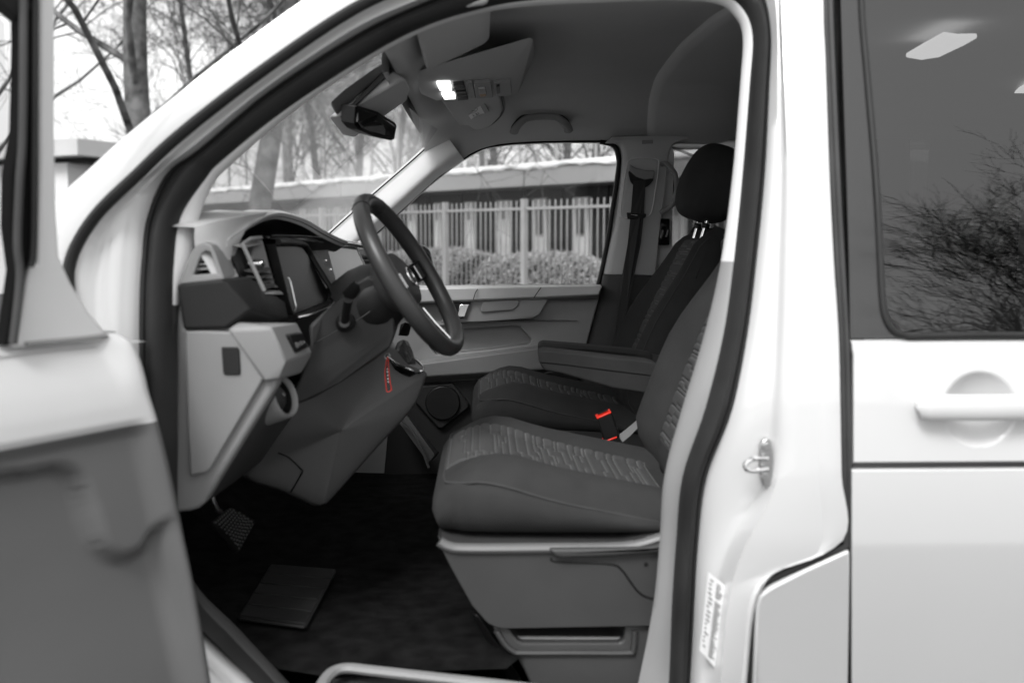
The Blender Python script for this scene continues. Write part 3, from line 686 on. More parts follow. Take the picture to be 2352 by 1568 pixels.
cp('roof_switch', [(1139, 188), (1147, 186), (1148, 203), (1140, 205)], M_BLACK, d=.013)

# mirror with its foot cover
foot = hull('mirror_foot_cover', [(754, 268, 0.700), (896, 156, 0.680), (931, 180, 0.680), (943, 206, 0.760), (936, 232, 0.820), (868, 250, 0.820), (828, 262, 0.820), (788, 312, 0.820), (814, 318, 0.820), (812, 262, 0.700), (780, 262, 0.680)], mat('foot_cover_grey', .42, .5), van, bevel=.008)
prop(foot, 'grey sensor cover at the top of the windscreen')
link('foot_cover_slot', slab_bm([P(*p) for p in ((780, 268, 0.675), (786, 272, 0.672), (905, 160, 0.665), (890, 152, 0.665))], (0, .03, 0)), foot, M_BLACK, bevel=.002)
link('upper_sensor_cover', slab_bm([P(*p) for p in ((757, 236, 0.640), (790, 205, 0.640), (860, 155, 0.640), (890, 138, 0.640), (898, 150, 0.660), (800, 238, 0.680), (772, 264, 0.680))], (0, .06, 0)), foot, mat('sensor_cover', .09, .6), bevel=.005)
mir = link('rear_view_mirror', slab_bm([P(*p) for p in ((814, 244, 0.660), (826, 244, 0.660), (868, 257, 0.750), (908, 282, 0.840), (912, 290, 0.850), (906, 320, 0.860), (898, 323, 0.850), (856, 313, 0.770), (826, 299, 0.680), (813, 284, 0.660))], (-0.030, 0.006, 0.006)), van, M_BLACK, bevel=.006, segs=3)
prop(mir, 'black rear-view mirror hanging from the windscreen')
link('mirror_glass', slab_bm([P(*p) + Vector((.0012, -.001, 0)) for p in ((822, 250, 0.665), (866, 263, 0.745), (902, 286, 0.825), (906, 292, 0.835), (900, 315, 0.840), (857, 306, 0.765), (828, 293, 0.680), (821, 281, 0.665))], (-0.004, 0.0, 0.0)), mir, mat('mirror_silver', .25, .04, .5, metal=1.0), smooth=0)

# ------------------------------------------------------------------ passenger door lining
def dslab(name, pts, y, th, m, bevel=.005, parent=None, segs=3): return slab(name, pts, y, th, m, parent or pdoor, bevel, segs)
# main panel
dp = dslab('door_panel', [(700, 668), (1000, 662), (1384, 654), (1372, 700), (1345, 800), (1330, 870), (1320, 960), (1300, 1060), (1290, 1230), (860, 1230), (700, 1000)], 1.735, .06, M_MID)
carve(dp, [slab_bm(pp([(1001, 818), (985, 800), (1000, 775), (1030, 760), (1085, 755), (1180, 750), (1196, 752), (1222, 782), (1216, 793), (1120, 806)], 1.70), [Vector((0, .075, 0))] * 10)])
dslab('door_pocket_back', [(960, 830), (980, 750), (1100, 740), (1240, 740), (1240, 810)], 1.785, .01, M_BLACK)
# upper shelf and trim band
hull('window_sill_trim', [(700, 668, 1.66), (1000, 661, 1.66), (1383, 656, 1.66), (1378, 653, 1.79), (880, 656, 1.79), (700, 662, 1.79), (700, 706, 1.68), (1375, 676, 1.665), (1372, 684, 1.70), (1000, 694, 1.70)], M_LIGHT, pdoor, bevel=.004)
link('sill_joint', tube(pp([(1097, 664, 1.657), (1092, 672, 1.657), (1087, 688, 1.663)]), .0014, 5), pdoor, M_BLACK)
link('sill_joint', tube(pp([(1243, 660, 1.657), (1234, 672, 1.657), (1226, 684, 1.663)]), .0014, 5), pdoor, M_BLACK)
hull('sill_lower_band', [(1000, 686, 1.675), (1376, 676, 1.668), (1374, 685, 1.69), (1000, 695, 1.70), (1374, 683, 1.72), (1000, 692, 1.72)], M_MID, pdoor, bevel=.002)  # darker lower half of the sill trim
# pull cup and inside release
hull('armrest_top', [(1030, 692, 1.70), (1110, 692, 1.69), (1260, 687, 1.69), (1240, 722, 1.685), (1222, 732, 1.69), (1090, 740, 1.69), (1010, 742, 1.70), (1060, 700, 1.74), (1230, 700, 1.74)], M_MID, pdoor, bevel=.006)
hull('pull_cup', [(1108, 692, 1.682), (1196, 688, 1.682), (1190, 704, 1.682), (1180, 713, 1.682), (1100, 718, 1.682), (1110, 695, 1.70), (1190, 695, 1.70)], M_DASHL, pdoor, bevel=.006)
dslab('release_bezel', [(1034, 696), (1082, 694), (1066, 730), (1030, 732)], 1.682, .02, M_BLACK, bevel=.003)
dslab('release_lever', [(1056, 699), (1079, 698), (1068, 728), (1048, 729)], 1.676, .012, M_CHROME, bevel=.003)
# crease, lower armrest strip
link('panel_crease', fix(grid([[P(u, v, 1.735) for u, v in ((1000, 752), (1100, 742), (1200, 739), (1325, 736))], [P(u, v, 1.722) for u, v in ((1000, 747), (1100, 739), (1200, 737), (1325, 735.5))], [P(u, v, 1.735) for u, v in ((1000, 738), (1100, 732), (1200, 733), (1325, 735))]])), pdoor, M_MID)
hull('lower_armrest', [(960, 838, 1.66), (1240, 800, 1.66), (1330, 798, 1.72), (1328, 830, 1.72), (1245, 848, 1.67), (960, 866, 1.67), (955, 880, 1.72), (1240, 858, 1.72), (965, 826, 1.73), (1240, 792, 1.73)], M_MID, pdoor, bevel=.006)
dslab('lower_door_lining', [(900, 884), (1100, 872), (1240, 860), (1332, 846), (1322, 960), (1300, 1060), (1290, 1225), (870, 1225)], 1.722, .012, M_BLOCK)
# speaker
spk = slab('speaker_panel', [(958, 886), (1040, 880), (1078, 928), (1076, 938), (1016, 985), (1006, 984), (950, 920)], 1.70, .05, M_BLOCK, pdoor, bevel=.006)
c = P(1017, 925, 1.695)
bm = bmesh.new(); bmesh.ops.create_cone(bm, cap_ends=True, segments=40, radius1=.060, radius2=.056, depth=.012, matrix=Matrix.Translation(c) @ Matrix.Rotation(radians(90), 4, 'X'))
link('speaker_grille', bm, spk, M_BLACK, bevel=.002)
# outside mirror seen through the glass
om = hull('outside_mirror', [(952, 560, 2.0), (975, 562, 2.0), (990, 575, 2.0), (996, 605, 2.0), (994, 625, 2.0), (950, 640, 2.0), (945, 570, 2.12), (975, 566, 2.12), (985, 610, 2.12), (948, 640, 2.12)], M_GLOSS, pdoor, bevel=.012)
link('mirror_arm', tube([P(940, 640, 1.84), P(965, 620, 2.02)], .03, 8), pdoor, M_BLACK)
# tweeter on the far pillar foot
c = P(836, 556, 1.70)
bm = bmesh.new(); bmesh.ops.create_cone(bm, cap_ends=True, segments=28, radius1=.030, radius2=.022, depth=.012, matrix=Matrix.Translation(c) @ Matrix.Rotation(radians(60), 4, 'X') @ Matrix.Rotation(radians(-20), 4, 'Y'))
link('tweeter', bm, van, M_LIGHT, bevel=.004)
# floor side step trims of the passenger footwell
hull('footwell_edge_trim', [(905, 955, 1.55), (925, 940, 1.55), (1000, 1045, 1.45), (985, 1065, 1.45), (920, 950, 1.7), (1010, 1040, 1.6)], M_DARK, van, bevel=.005)
link('sill_chrome', tube(pp(cr([(915, 958, 1.50), (945, 985, 1.45), (968, 1030, 1.40), (985, 1075, 1.35)], 5)), .004, 6), van, M_DARK)

# ------------------------------------------------------------------ dashboard
dash = hull('dashboard', [Vector(p) for p in ((-0.84, .16, 1.10), (-0.80, .16, 1.33), (-0.56, .17, 1.36), (-0.50, .22, 1.20), (-0.45, 1.70, 1.28), (-0.50, 1.70, 1.32), (-0.80, 1.72, 1.22), (-0.84, 1.72, 1.05), (-0.48, 1.70, 1.10), (-0.56, .17, 1.05))], M_DARK, van, bevel=.02, world=True)
prop(dash, 'two-tone dashboard with instrument hood, screen and air vents')
# instrument hood: arched lip and light top
lip = [P(*p) for p in cr([(521, 566, .195), (522, 556, .20), (532, 545, .215), (567, 523, .28), (600, 503, .36), (628, 492, .43), (657, 491, .50), (704, 506, .58), (747, 531, .66), (778, 547, .72), (800, 556, .78)], 5)]
def row_l(dx, dz, sq=1.0): return [p + Vector((dx, 0, dz)) for p in lip]
apex = max(p.z for p in lip)
def sink(dx, f):
    return [Vector((p.x + dx, p.y, 1.395 + (p.z - 1.395) * f)) for p in lip]
top_rows = [row_l(-.012, -.012), row_l(-.002, -.004), row_l(0, .001), row_l(-.01, .006), sink(-.06, 1.12), sink(-.16, .8), sink(-.27, .2), [Vector((p.x - .38, p.y, 1.30)) for p in lip]]
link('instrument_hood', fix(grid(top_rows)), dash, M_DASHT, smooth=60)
# dark inside of the hood
link('hood_inside', fix(grid([row_l(-.004, -.006), row_l(-.03, -.022), [Vector((p.x - .10, p.y, p.z - .035)) for p in lip], [Vector((p.x - .13, p.y, 1.33)) for p in lip], [Vector((p.x - .13, p.y, 1.20)) for p in lip]])), dash, M_BLACK, smooth=60)
# shoulder between door and hood, plus the top pad towards the glass
sh = [[(447, 522, .135), (492, 509, .17), (552, 498, .25), (615, 487, .40)],
      [(446, 545, .13), (490, 535, .165), (540, 520, .235), (600, 500, .37)],
      [(448, 566, .128), (490, 560, .16), (522, 556, .20), (567, 523, .28)],
      [(452, 575, .128), (496, 585, .15), (524, 600, .195), (535, 600, .24)],
      [(470, 600, .13), (505, 612, .145), (530, 618, .195), (545, 618, .24)],
      [(490, 641, .135), (516, 641, .14), (540, 636, .20), (560, 634, .26)]]
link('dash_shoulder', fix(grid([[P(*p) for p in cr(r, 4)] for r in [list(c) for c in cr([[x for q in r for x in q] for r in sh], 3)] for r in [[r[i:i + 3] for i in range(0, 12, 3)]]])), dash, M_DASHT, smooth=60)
a = [P(*p) for p in cr(sh[0], 4)]
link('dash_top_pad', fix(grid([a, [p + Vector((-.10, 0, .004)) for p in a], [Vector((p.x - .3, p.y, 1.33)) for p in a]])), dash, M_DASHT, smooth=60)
link('demister_slot', tube([P(450, 520, .16) + Vector((0, 0, .004)), P(480, 516, .19) + Vector((0, 0, .004)), P(508, 511, .24) + Vector((0, 0, .002))], [.004, .006, .002], 6, squash=.6), dash, M_BLACK)
# window demister vent in the dash end
ev = slab('side_vent', [(411, 653), (428, 605), (441, 575), (452, 562), (467, 555), (484, 562), (494, 580), (505, 612), (516, 641), (470, 647)], .126, .09, M_DASHL, dash, bevel=.005, segs=3)
carve(ev, [slab_bm(pp([(434, 633), (446, 600), (455, 582), (463, 576), (474, 580), (482, 605), (489, 629)], .10), (0, .08, 0))])
slab('vent_throat', [(425, 640), (440, 570), (480, 570), (500, 640)], .172, .02, M_BLACK, dash)
for t in (.28, .52, .76):
    slab('vent_slat', [(459 - 22 * t, 582 + 46 * t), (474 + 12 * t, 580 + 44 * t), (475 + 12 * t, 585 + 44 * t), (457 - 22 * t, 587 + 46 * t)], .135, .03, M_MID, dash, bevel=.001)
# dark side block under it
hull('dash_side_block', [(407, 654, .126), (512, 641, .126), (572, 634, .19), (604, 673, .22), (654, 691, .36), (664, 733, .36), (640, 738, .30), (552, 738, .16), (576, 711, .135), (517, 755, .126), (422, 757, .126), (450, 680, .4), (640, 730, .5)], M_BLOCK, dash, bevel=.005)
# driver air vent
def vq(s, t):
    l0, l1, r0, r1 = P(557, 560, .215), P(607, 668, .225), P(601, 550, .355), P(636, 658, .355)
    return (l0 * (1 - t) + l1 * t) * (1 - s) + (r0 * (1 - t) + r1 * t) * s
av = link('air_vent', slab_bm([vq(0, 0), vq(1, 0), vq(1, 1), vq(0, 1)], (-.004, 0, 0)), dash, M_BLACK, smooth=0, loc=(-.03, 0, 0))
for t in (.06, .60, .72, .84, .95):
    q = [vq(.02, t), vq(.98, t), vq(.98, t + .035), vq(.02, t + .035)]
    link('vent_slat', slab_bm(q, (-.022, 0, .004)), dash, M_MID if t < .5 else M_DARK, bevel=.001)
c = vq(.40, .46); link('vent_knob', tube([c + Vector((-.02, 0, 0)), c + Vector((.006, 0, 0)), c + Vector((.010, 0, 0))], [.008, .009, .004], 12), dash, M_CHROME)
link('vent_side_fin', slab_bm([P(*p) for p in ((590, 556, .345), (597, 548, .36), (604, 552, .37), (612, 580, .372), (617, 597, .372), (620, 625, .372), (634, 658, .362), (626, 660, .35), (580, 594, .31), (582, 578, .32))], (-.016, .004, 0)), dash, M_DASHL, bevel=.003)
for v0 in (652, 668):
    link('vent_lower_fin', slab_bm([P(*p) for p in ((590 + (v0 - 652) * .9, v0 + 3, .23), (632 + (v0 - 652) * .8, v0, .36), (640 + (v0 - 652) * .8, v0 + 8, .36), (598 + (v0 - 652) * .9, v0 + 8, .23))], (-.012, 0, .002)), dash, M_DASHL if v0 < 660 else M_MID, bevel=.002)
vf = [P(*p) for p in ((566, 552, .215), (590, 545, .26), (600, 545, .36))]
link('vent_frame', tube([vq(0, 1), vq(0, .5), vq(0, 0), P(575, 549, .25), vq(1, -.04)], .004, 6), dash, M_DASHL)
# instrument display
disp = link('instrument_display', slab_bm([P(*p) for p in ((632, 560, .40), (690, 562, .56), (702, 578, .60), (716, 602, .61), (752, 664, .61), (756, 680, .61), (750, 692, .60), (674, 724, .40), (664, 690, .39), (652, 640, .39))], (-.02, 0, 0)), dash, M_SCREEN, bevel=.002)
link('display_bezel', tube([P(*p) + Vector((.003, 0, 0)) for p in cr([(636, 556, .40), (690, 560, .565), (706, 576, .61), (720, 602, .618), (757, 662, .618), (761, 684, .615), (752, 697, .60), (676, 730, .395)], 5)], .0065, 8), dash, M_BLACK)
link('display_chrome_line', tube([P(*p) + Vector((.010, 0, 0)) for p in cr([(650, 637, .38), (656, 650, .38), (665, 690, .38), (668, 704, .38), (664, 715, .38)], 5)], .0016, 6), dash, M_CHROME)
link('display_lower_rim', tube([P(*p) + Vector((.012, 0, 0)) for p in cr([(670, 729, .39), (700, 722, .46), (730, 710, .53), (755, 695, .59), (775, 676, .63)], 5)], [.0028] * 21, 6), dash, M_CHROME)
# trim strip across the dash
link('dash_strip', slab_bm([P(*p) for p in ((620, 543, .42), (690, 544, .57), (760, 550, .73), (860, 567, 1.10), (858, 574, 1.10), (760, 559, .73), (690, 553, .57), (618, 551, .42))], (-.03, 0, .004)), dash, M_GLOSS, bevel=.002)
link('dash_strip_edge', tube([P(*p) + Vector((.001, 0, .001)) for p in cr([(622, 542, .42), (690, 543, .57), (760, 549, .73), (860, 566, 1.10)], 4)], .0018, 6), dash, M_CHROME)
# centre screen
scr = link('centre_screen', slab_bm([P(*p) for p in ((714, 582, .72), (752, 563, .74), (815, 566, .98), (850, 636, .98), (832, 668, .93), (778, 670, .74))], (-.02, 0, 0)), dash, mat('touch_screen', .35, .12, .8), bevel=.002)  # grey base stands in for bright sky mirrored in the screen
link('screen_frame', slab_bm([P(*p) + Vector((.002, 0, 0)) for p in ((712, 581, .715), (722, 577, .72), (788, 668, .74), (777, 671, .735))], (-.015, 0, 0)), dash, M_MID, bevel=.001)
link('screen_edge', tube([P(*p) + Vector((.002, 0, 0)) for p in ((815, 566, .985), (850, 636, .985))], .0022, 6), dash, M_LIGHT)
for k in range(3):
    u, v = 736 + 10.5 * k, 576 + 20.5 * k
    link('screen_key', slab_bm([P(u, v, .735) + Vector((.003, 0, 0)), P(u + 10, v + .5, .765) + Vector((.003, 0, 0)), P(u + 11, v + 2.5, .765) + Vector((.003, 0, 0)), P(u + 1, v + 2, .735) + Vector((.003, 0, 0))], (-.002, 0, 0)), scr, mat('key_white', .9, .4, emit=((1, 1, 1), .4)))
# centre vent
def v2(s, t):
    l0, l1, r0, r1 = P(818, 568, 1.0), P(852, 634, 1.0), P(868, 574, 1.22), P(894, 632, 1.22)
    return (l0 * (1 - t) + l1 * t) * (1 - s) + (r0 * (1 - t) + r1 * t) * s
link('centre_vent', slab_bm([v2(0, 0), v2(1, 0), v2(1, 1), v2(0, 1)], (-.004, 0, 0)), dash, M_BLACK, loc=(-.02, 0, 0), smooth=0)
for t in (.25, .42, .6, .9):
    link('vent_slat', slab_bm([v2(.02, t), v2(.98, t), v2(.98, t + .05), v2(.02, t + .05)], (-.015, 0, .003)), dash, M_DARK if t < .8 else M_CHROME, bevel=.001)
link('vent_knob', hull('x', [v2(.3, .58) + Vector((.012, 0, 0)), v2(.7, .6) + Vector((.012, 0, 0)), v2(.7, .72) + Vector((.012, 0, 0)), v2(.3, .68) + Vector((.012, 0, 0)), v2(.5, .64) + Vector((-.02, 0, 0))], M_CHROME, None, bevel=.001, world=True).data, dash, None)
bpy.data.objects.remove(bpy.data.objects['x'])
# dash end: base plate, fuse cover, lamp switch pod
slab('dash_end_plate', [(404, 660), (424, 752), (530, 748), (600, 800), (638, 868), (634, 888), (470, 1155), (455, 1168), (436, 1174), (399, 1178)], .142, .05, M_DASHL, dash, bevel=.008, segs=3)
slab('fuse_cover', [(425, 760), (470, 759), (520, 761), (572, 767), (598, 776), (608, 790), (622, 826), (623, 838), (617, 850), (484, 1076), (472, 1086), (436, 1093), (431, 1000), (427, 860)], .130, .03, M_DASHL, dash, bevel=.004, segs=3)
slab('cover_pull', [(508, 797), (545, 797), (549, 803), (552, 858), (548, 861), (516, 861), (512, 857)], .126, .02, M_BLOCK, dash, bevel=.002)
pod = hull('lamp_switch_pod', [(523, 757, .124), (545, 739, .14), (622, 750, .125), (683, 742, .30), (717, 808, .30), (713, 820, .30), (692, 857, .28), (658, 828, .13), (640, 872, .135), (607, 876, .124), (598, 775, .124), (560, 760, .4), (620, 860, .4)], M_DASHL, dash, bevel=.005)
sw = [(651, 768, .185), (682, 763, .262), (697, 797, .272), (667, 810, .195)]
swo = link('lamp_switch', slab_bm([P(*p) + Vector((.012, -.006, 0)) for p in sw], (-.02, .01, 0)), dash, M_BLACK, bevel=.003)
sq = [P(*p) + Vector((.0135, -.0068, 0)) for p in sw]
def swp(s, t): return (sq[0] * (1 - s) + sq[1] * s) * (1 - t) + (sq[3] * (1 - s) + sq[2] * s) * t
for (s0, t0, s1, t1) in ((.18, .45, .24, .75), (.35, .5, .4, .7), (.55, .45, .6, .7), (.75, .5, .8, .65)):
    link('switch_mark', slab_bm([swp(s0, t0), swp(s1, t0), swp(s1, t1), swp(s0, t1)], (-.002, 0, 0)), swo, M_MID)
# cup ring below the pod
cc = P(654, 910, .235); cn = Vector((.90, -.30, .30)).normalized()
e1 = cn.cross(Vector((0, 0, 1))).normalized(); e2 = cn.cross(e1)
def ringp(r, h): return [cc + cn * h + (e1 * cos(a_) + e2 * sin(a_)) * r for a_ in [2 * pi * i / 32 for i in range(32)]]
cup = link('cup_holder', fix(grid([ringp(.044, -.07), ringp(.042, -.01), ringp(.041, .0), ringp(.038, .004), ringp(.034, 0), ringp(.033, -.01), ringp(.030, -.06), ringp(.002, -.062)], closed_u=True)), dash, M_DASHL, smooth=60)
link('cup_liner', fix(grid([ringp(.0325, -.006), ringp(.0295, -.055), ringp(.001, -.058)], closed_u=True)), dash, M_BLACK, smooth=60)
link('cup_pin', tube([cc + e2 * .0 + cn * (-.05), cc + e1 * .008 + e2 * -.004 + cn * .004], .004, 8), dash, M_STEEL)
# underside cover and column cover
hull('lower_dash_cover', [(600, 880, .20), (660, 940, .28), (600, 1055, .35), (556, 1098, .40), (460, 1165, .17), (640, 880, .18), (690, 930, .50), (600, 1060, .60), (500, 1120, .5)], M_DARK, dash, bevel=.006)
ko = [P(*p) for p in cr([(556, 1096, .60), (640, 1128, .64), (712, 1160, .67), (732, 1160, .67), (752, 1146, .68), (850, 1035, .70), (940, 935, .71), (970, 868, .72), (970, 850, .72), (930, 832, .71), (880, 790, .68), (760, 812, .56), (668, 900, .47), (625, 985, .50), (590, 1045, .56)], 4, True)]
kc = sum(ko, Vector()) / len(ko)
def kring(f, dy): return [kc + (p - kc) * f + Vector((0.012 if dy < 0 else 0, dy, 0)) for p in ko]
ck = link('console_side', fix(grid([[p + Vector((-.03, .24, 0)) for p in ko], [p + Vector((0, .02, 0)) for p in ko], kring(.995, .006), kring(.975, -.006), kring(.93, -.014), kring(.8, -.021), kring(.55, -.028), kring(.25, -.031), kring(.02, -.032)], closed_u=True)), van, mat('console_grey', .14, .5, .25, bump=[(800, .2, .0008)], var=(5, .94, 1.06, .05)), smooth=70)
prop(ck, 'dark grey centre console side below the gear lever')
link('console_joint', tube(cr([P(*p) for p in ((640, 1040, .515), (665, 1052, .555), (690, 1076, .60), (693, 1086, .605), (668, 1130, .628))], 5), .0016, 6), ck, M_BLACK)
colm = link('steering_column', slab_bm([P(*p) for p in ((708, 748, .36), (735, 724, .37), (775, 690, .385), (815, 655, .39), (848, 632, .40), (880, 648, .41), (902, 700, .42), (908, 765, .43), (897, 798, .43), (862, 826, .43), (780, 880, .42), (722, 914, .40), (674, 932, .38), (668, 918, .36), (684, 878, .35), (702, 830, .345), (712, 790, .345))], (-.01, .19, 0)), van, M_DARK, bevel=.034, segs=6)
prop(colm, 'dark steering column cover with a black stalk')
link('column_joint', tube([P(*p) + Vector((0, -.0005, 0)) for p in cr([(715, 792, .352), (770, 762, .372), (810, 742, .385), (850, 715, .398)], 5)], .0012, 5), colm, M_BLACK)
cs = P(793, 741, .374)
link('stalk_boot', tube([cs + Vector((0, .02, 0)), cs + Vector((0, -.004, 0)), cs + Vector((0, -.012, .002))], [.019, .019, .011], 16), colm, M_BLACK)
link('stalk', tube([cs + Vector((0, -.006, 0)), P(796, 712, .345), P(800, 690, .325)], [.0085, .0085, .009], 10, squash=.75), colm, M_BLACK)
hull('stalk_head', [(784, 674, .325), (802, 652, .315), (814, 641, .30), (826, 654, .30), (829, 668, .315), (818, 684, .33), (796, 692, .335), (800, 660, .345), (822, 660, .335), (812, 688, .35)], M_BLACK, colm, bevel=.005)
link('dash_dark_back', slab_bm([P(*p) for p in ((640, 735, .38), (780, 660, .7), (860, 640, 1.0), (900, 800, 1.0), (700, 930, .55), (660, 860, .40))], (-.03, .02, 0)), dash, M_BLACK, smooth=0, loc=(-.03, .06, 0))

# ------------------------------------------------------------------ steering wheel
wc = P(944, 634, .46); wn = Vector((.83, -.125, .50)).normalized()
w1 = wn.cross(Vector((0, 1, 0))).normalized(); w2 = wn.cross(w1)
if w1.z < 0: w1, w2 = -w1, -w2
def wp(r, a_, h=0): return wc + (w1 * cos(a_) + w2 * sin(a_)) * r + wn * h
RW = .179
rim = [wp(RW * (1 - .045 * max(0, -cos(2 * pi * i / 72)) ** 6), 2 * pi * i / 72) for i in range(72)]
whl = link('steering_wheel', tube(rim, .0165, 14, closed=True, squash=1.12, upv=wn), van, M_LEATHER)
prop(whl, 'black leather steering wheel seen nearly edge-on')
for a_ in (-.42, .42):
    link('rim_seam', tube([wp(RW, a_) + ((w1 * cos(a_) + w2 * sin(a_)) * cos(b) + wn * 1.1 * sin(b)) * .0169 for b in [2 * pi * i / 16 for i in range(16)]], .0008, 5, closed=True), whl, M_BLACK)
# hub pad
rows = []
for h, k in ((-.075, .55), (-.06, .85), (-.03, .95), (-.012, .86), (-.004, .6), (-.002, .02)):
    rows.append([wp(.072 * k * (1 + .22 * abs(sin(a_)) ** 2 - .1 * max(0, -cos(a_))), a_, h) for a_ in [2 * pi * i / 28 for i in range(28)]])
link('airbag_hub', fix(grid(rows, closed_u=True)), whl, M_DARK, smooth=60)
bm = bmesh.new(); 
link('hub_badge_ring', tube([wp(.020, a_, .000) for a_ in [2 * pi * i / 24 for i in range(24)]], .0022, 6, closed=True), whl, M_CHROME)
for ang, ww in ((pi / 2, .022), (-pi / 2, .022), (pi, .020)):
    d_ = w1 * cos(ang) + w2 * sin(ang); s_ = wn.cross(d_)
    rows = []
    for r, wd_, h in ((.05, 1.5, -.030), (.09, 1.1, -.026), (.13, .9, -.016), (RW - .004, 1.0, -.003)):
        o_ = wc + d_ * r + wn * h
        rows.append([o_ + s_ * ww * wd_ + wn * -.006, o_ + s_ * ww * wd_ * .8 + wn * .006, o_ - s_ * ww * wd_ * .8 + wn * .006, o_ - s_ * ww * wd_ + wn * -.006, o_ + wn * -.014])
    link('spoke', fix(grid(rows, closed_u=True, caps=True)), whl, M_BLACK, smooth=50)
    link('spoke_trim', tube([wc + d_ * r + s_ * ww * .9 + wn * h for r, h in ((.07, -.018), (.11, -.012), (.155, -.002))], .0028, 6), whl, M_CHROME if ang > 3 else M_BLACK)
    if abs(cos(ang)) < .5:
        link('spoke_keys', hull('x', [wc + d_ * r + s_ * q + wn * h for r in (.075, .125) for q in (-.016, .016) for h in (-.02, .0)], M_GLOSS, None, bevel=.003, world=True).data, whl, None)
        bpy.data.objects.remove(bpy.data.objects['x'])
# column collar behind the wheel
link('wheel_collar', tube([wc - wn * .05, wc - wn * .08, wc - wn * .11, wc - wn * .15], [.062, .074, .078, .074], 24), colm, M_BLACK)

# ------------------------------------------------------------------ gear lever
gear = hull('gear_boot', [(900, 818, .70), (925, 776, .76), (938, 780, .78), (946, 800, .80), (950, 842, .80), (934, 838, .70), (908, 788, .78), (958, 848, .76)], mat('boot_leather', .02, .45, .5, bump=[(60, .6, .01)]), van, bevel=.008)
prop(gear, 'black gear lever boot in a bright rimmed gate')
link('gear_gate', slab_bm([P(*p) for p in ((888, 821, .67), (912, 837, .67), (948, 852, .68), (966, 852, .70), (968, 846, .78), (944, 822, .86), (900, 806, .82))], (-.01, .01, -.02)), gear, M_GLOSS, bevel=.003)
link('gate_rim', tube([P(*p) + Vector((.002, -.003, .004)) for p in cr([(889, 822, .665), (912, 839, .665), (948, 855, .675), (964, 857, .695), (971, 850, .76), (960, 836, .82), (940, 822, .87)], 5)], .004, 8), gear, M_CHROME)
link('gear_knob', hull('x', [(915, 770, .80), (935, 772, .82), (930, 740, .80), (945, 745, .82), (940, 768, .86), (920, 745, .84)], M_BLACK, None, bevel=.008).data, gear, None); bpy.data.objects.remove(bpy.data.objects['x'])

# ------------------------------------------------------------------ pedal, heel pad, step
pq = [P(489, 1197, .47), P(530, 1163, .53), P(588, 1196, .58), P(549, 1268, .52)]
def pdl(s, t, h=0):
    n_ = (pq[1] - pq[0]).cross(pq[3] - pq[0]).normalized()
    if n_.x < 0: n_ = -n_
    q = (pq[0] * (1 - s) + pq[1] * s) * (1 - t) + (pq[3] * (1 - s) + pq[2] * s) * t
    return q + n_ * (h + .006 * sin(pi * t))
rows = [[pdl(s / 4, t / 6, .0) for s in range(5)] for t in range(7)]; rows2 = [[pdl(s / 4, t / 6, -.012) for s in range(5)] for t in range(7)]
bm = grid(rows); grid(rows2, bm=bm)
per = [(0, t) for t in range(7)]
ped = link('brake_pedal', slab_bm([pdl(*q) for q in ((0, .06), (.06, 0), (.94, 0), (1, .06), (1, .5), (1, .94), (.94, 1), (.06, 1), (0, .94), (0, .5))], (-.010, 0, -.006)), van, M_BLACK, bevel=.002); bm.free()
prop(ped, 'black studded brake pedal in the footwell')
bm = bmesh.new()
for i in range(8):
    for j in range(11):
        c = pdl((i + .6 + .4 * (j % 2)) / 8.8, (j + .7) / 11.4, -.001)
        bmesh.ops.create_icosphere(bm, subdivisions=1, radius=.0030, matrix=Matrix.Translation(c))
prop(link('pedal_studs', bm, ped, mat('pedal_rubber', .08, .4, .5)), kind='stuff')
link('pedal_arm', tube([P(486, 1120, .50), P(490, 1150, .50), P(500, 1170, .51), P(530, 1200, .54)], .006, 8), ped, M_STEEL)
hq = [PZ(622, 1300, .628), PZ(774, 1312, .628), PZ(702, 1445, .628), PZ(545, 1424, .628)]
def hp(s, t, h=0): return (hq[0] * (1 - s) + hq[1] * s) * (1 - t) + (hq[3] * (1 - s) + hq[2] * s) * t + Vector((0, 0, h))
heel = link('heel_pad', slab_bm([hp(.03, 0), hp(.97, 0), hp(1, .03), hp(1, .97), hp(.97, 1), hp(.03, 1), hp(0, .97), hp(0, .03)], (0, 0, .006)), van, mat('heel_rubber', .020, .5, .2, var=(12, .7, 1.3, .1)), bevel=.002)
prop(heel, 'ribbed rubber heel pad on the carpet')
for k in range(5):
    t0, t1 = .02 + k * .194, .02 + k * .194 + .178
    link('heel_rib', slab_bm([hp(.02, t0, .006), hp(.98, t0, .006), hp(.98, t1, .006), hp(.02, t1, .006)], (0, 0, .003)), heel, MATS['heel_rubber'], bevel=.0015)
stp = [PZ(u, v, .63) for u, v in cr([(715, 1640), (735, 1580), (760, 1545), (795, 1533), (850, 1538), (1000, 1555), (1150, 1572), (1300, 1590)], 5)]
step = link('entry_step', tube(stp, .011, 8, squash=.8), van, M_MID)
prop(step, 'grey plastic entry step edge at the door sill')
link('step_tray', slab_bm([PZ(720, 1650, .60), PZ(765, 1560, .60), PZ(800, 1545, .60), PZ(1300, 1600, .60), PZ(1300, 1800, .60)], (0, 0, -.02)), step, M_DARK)

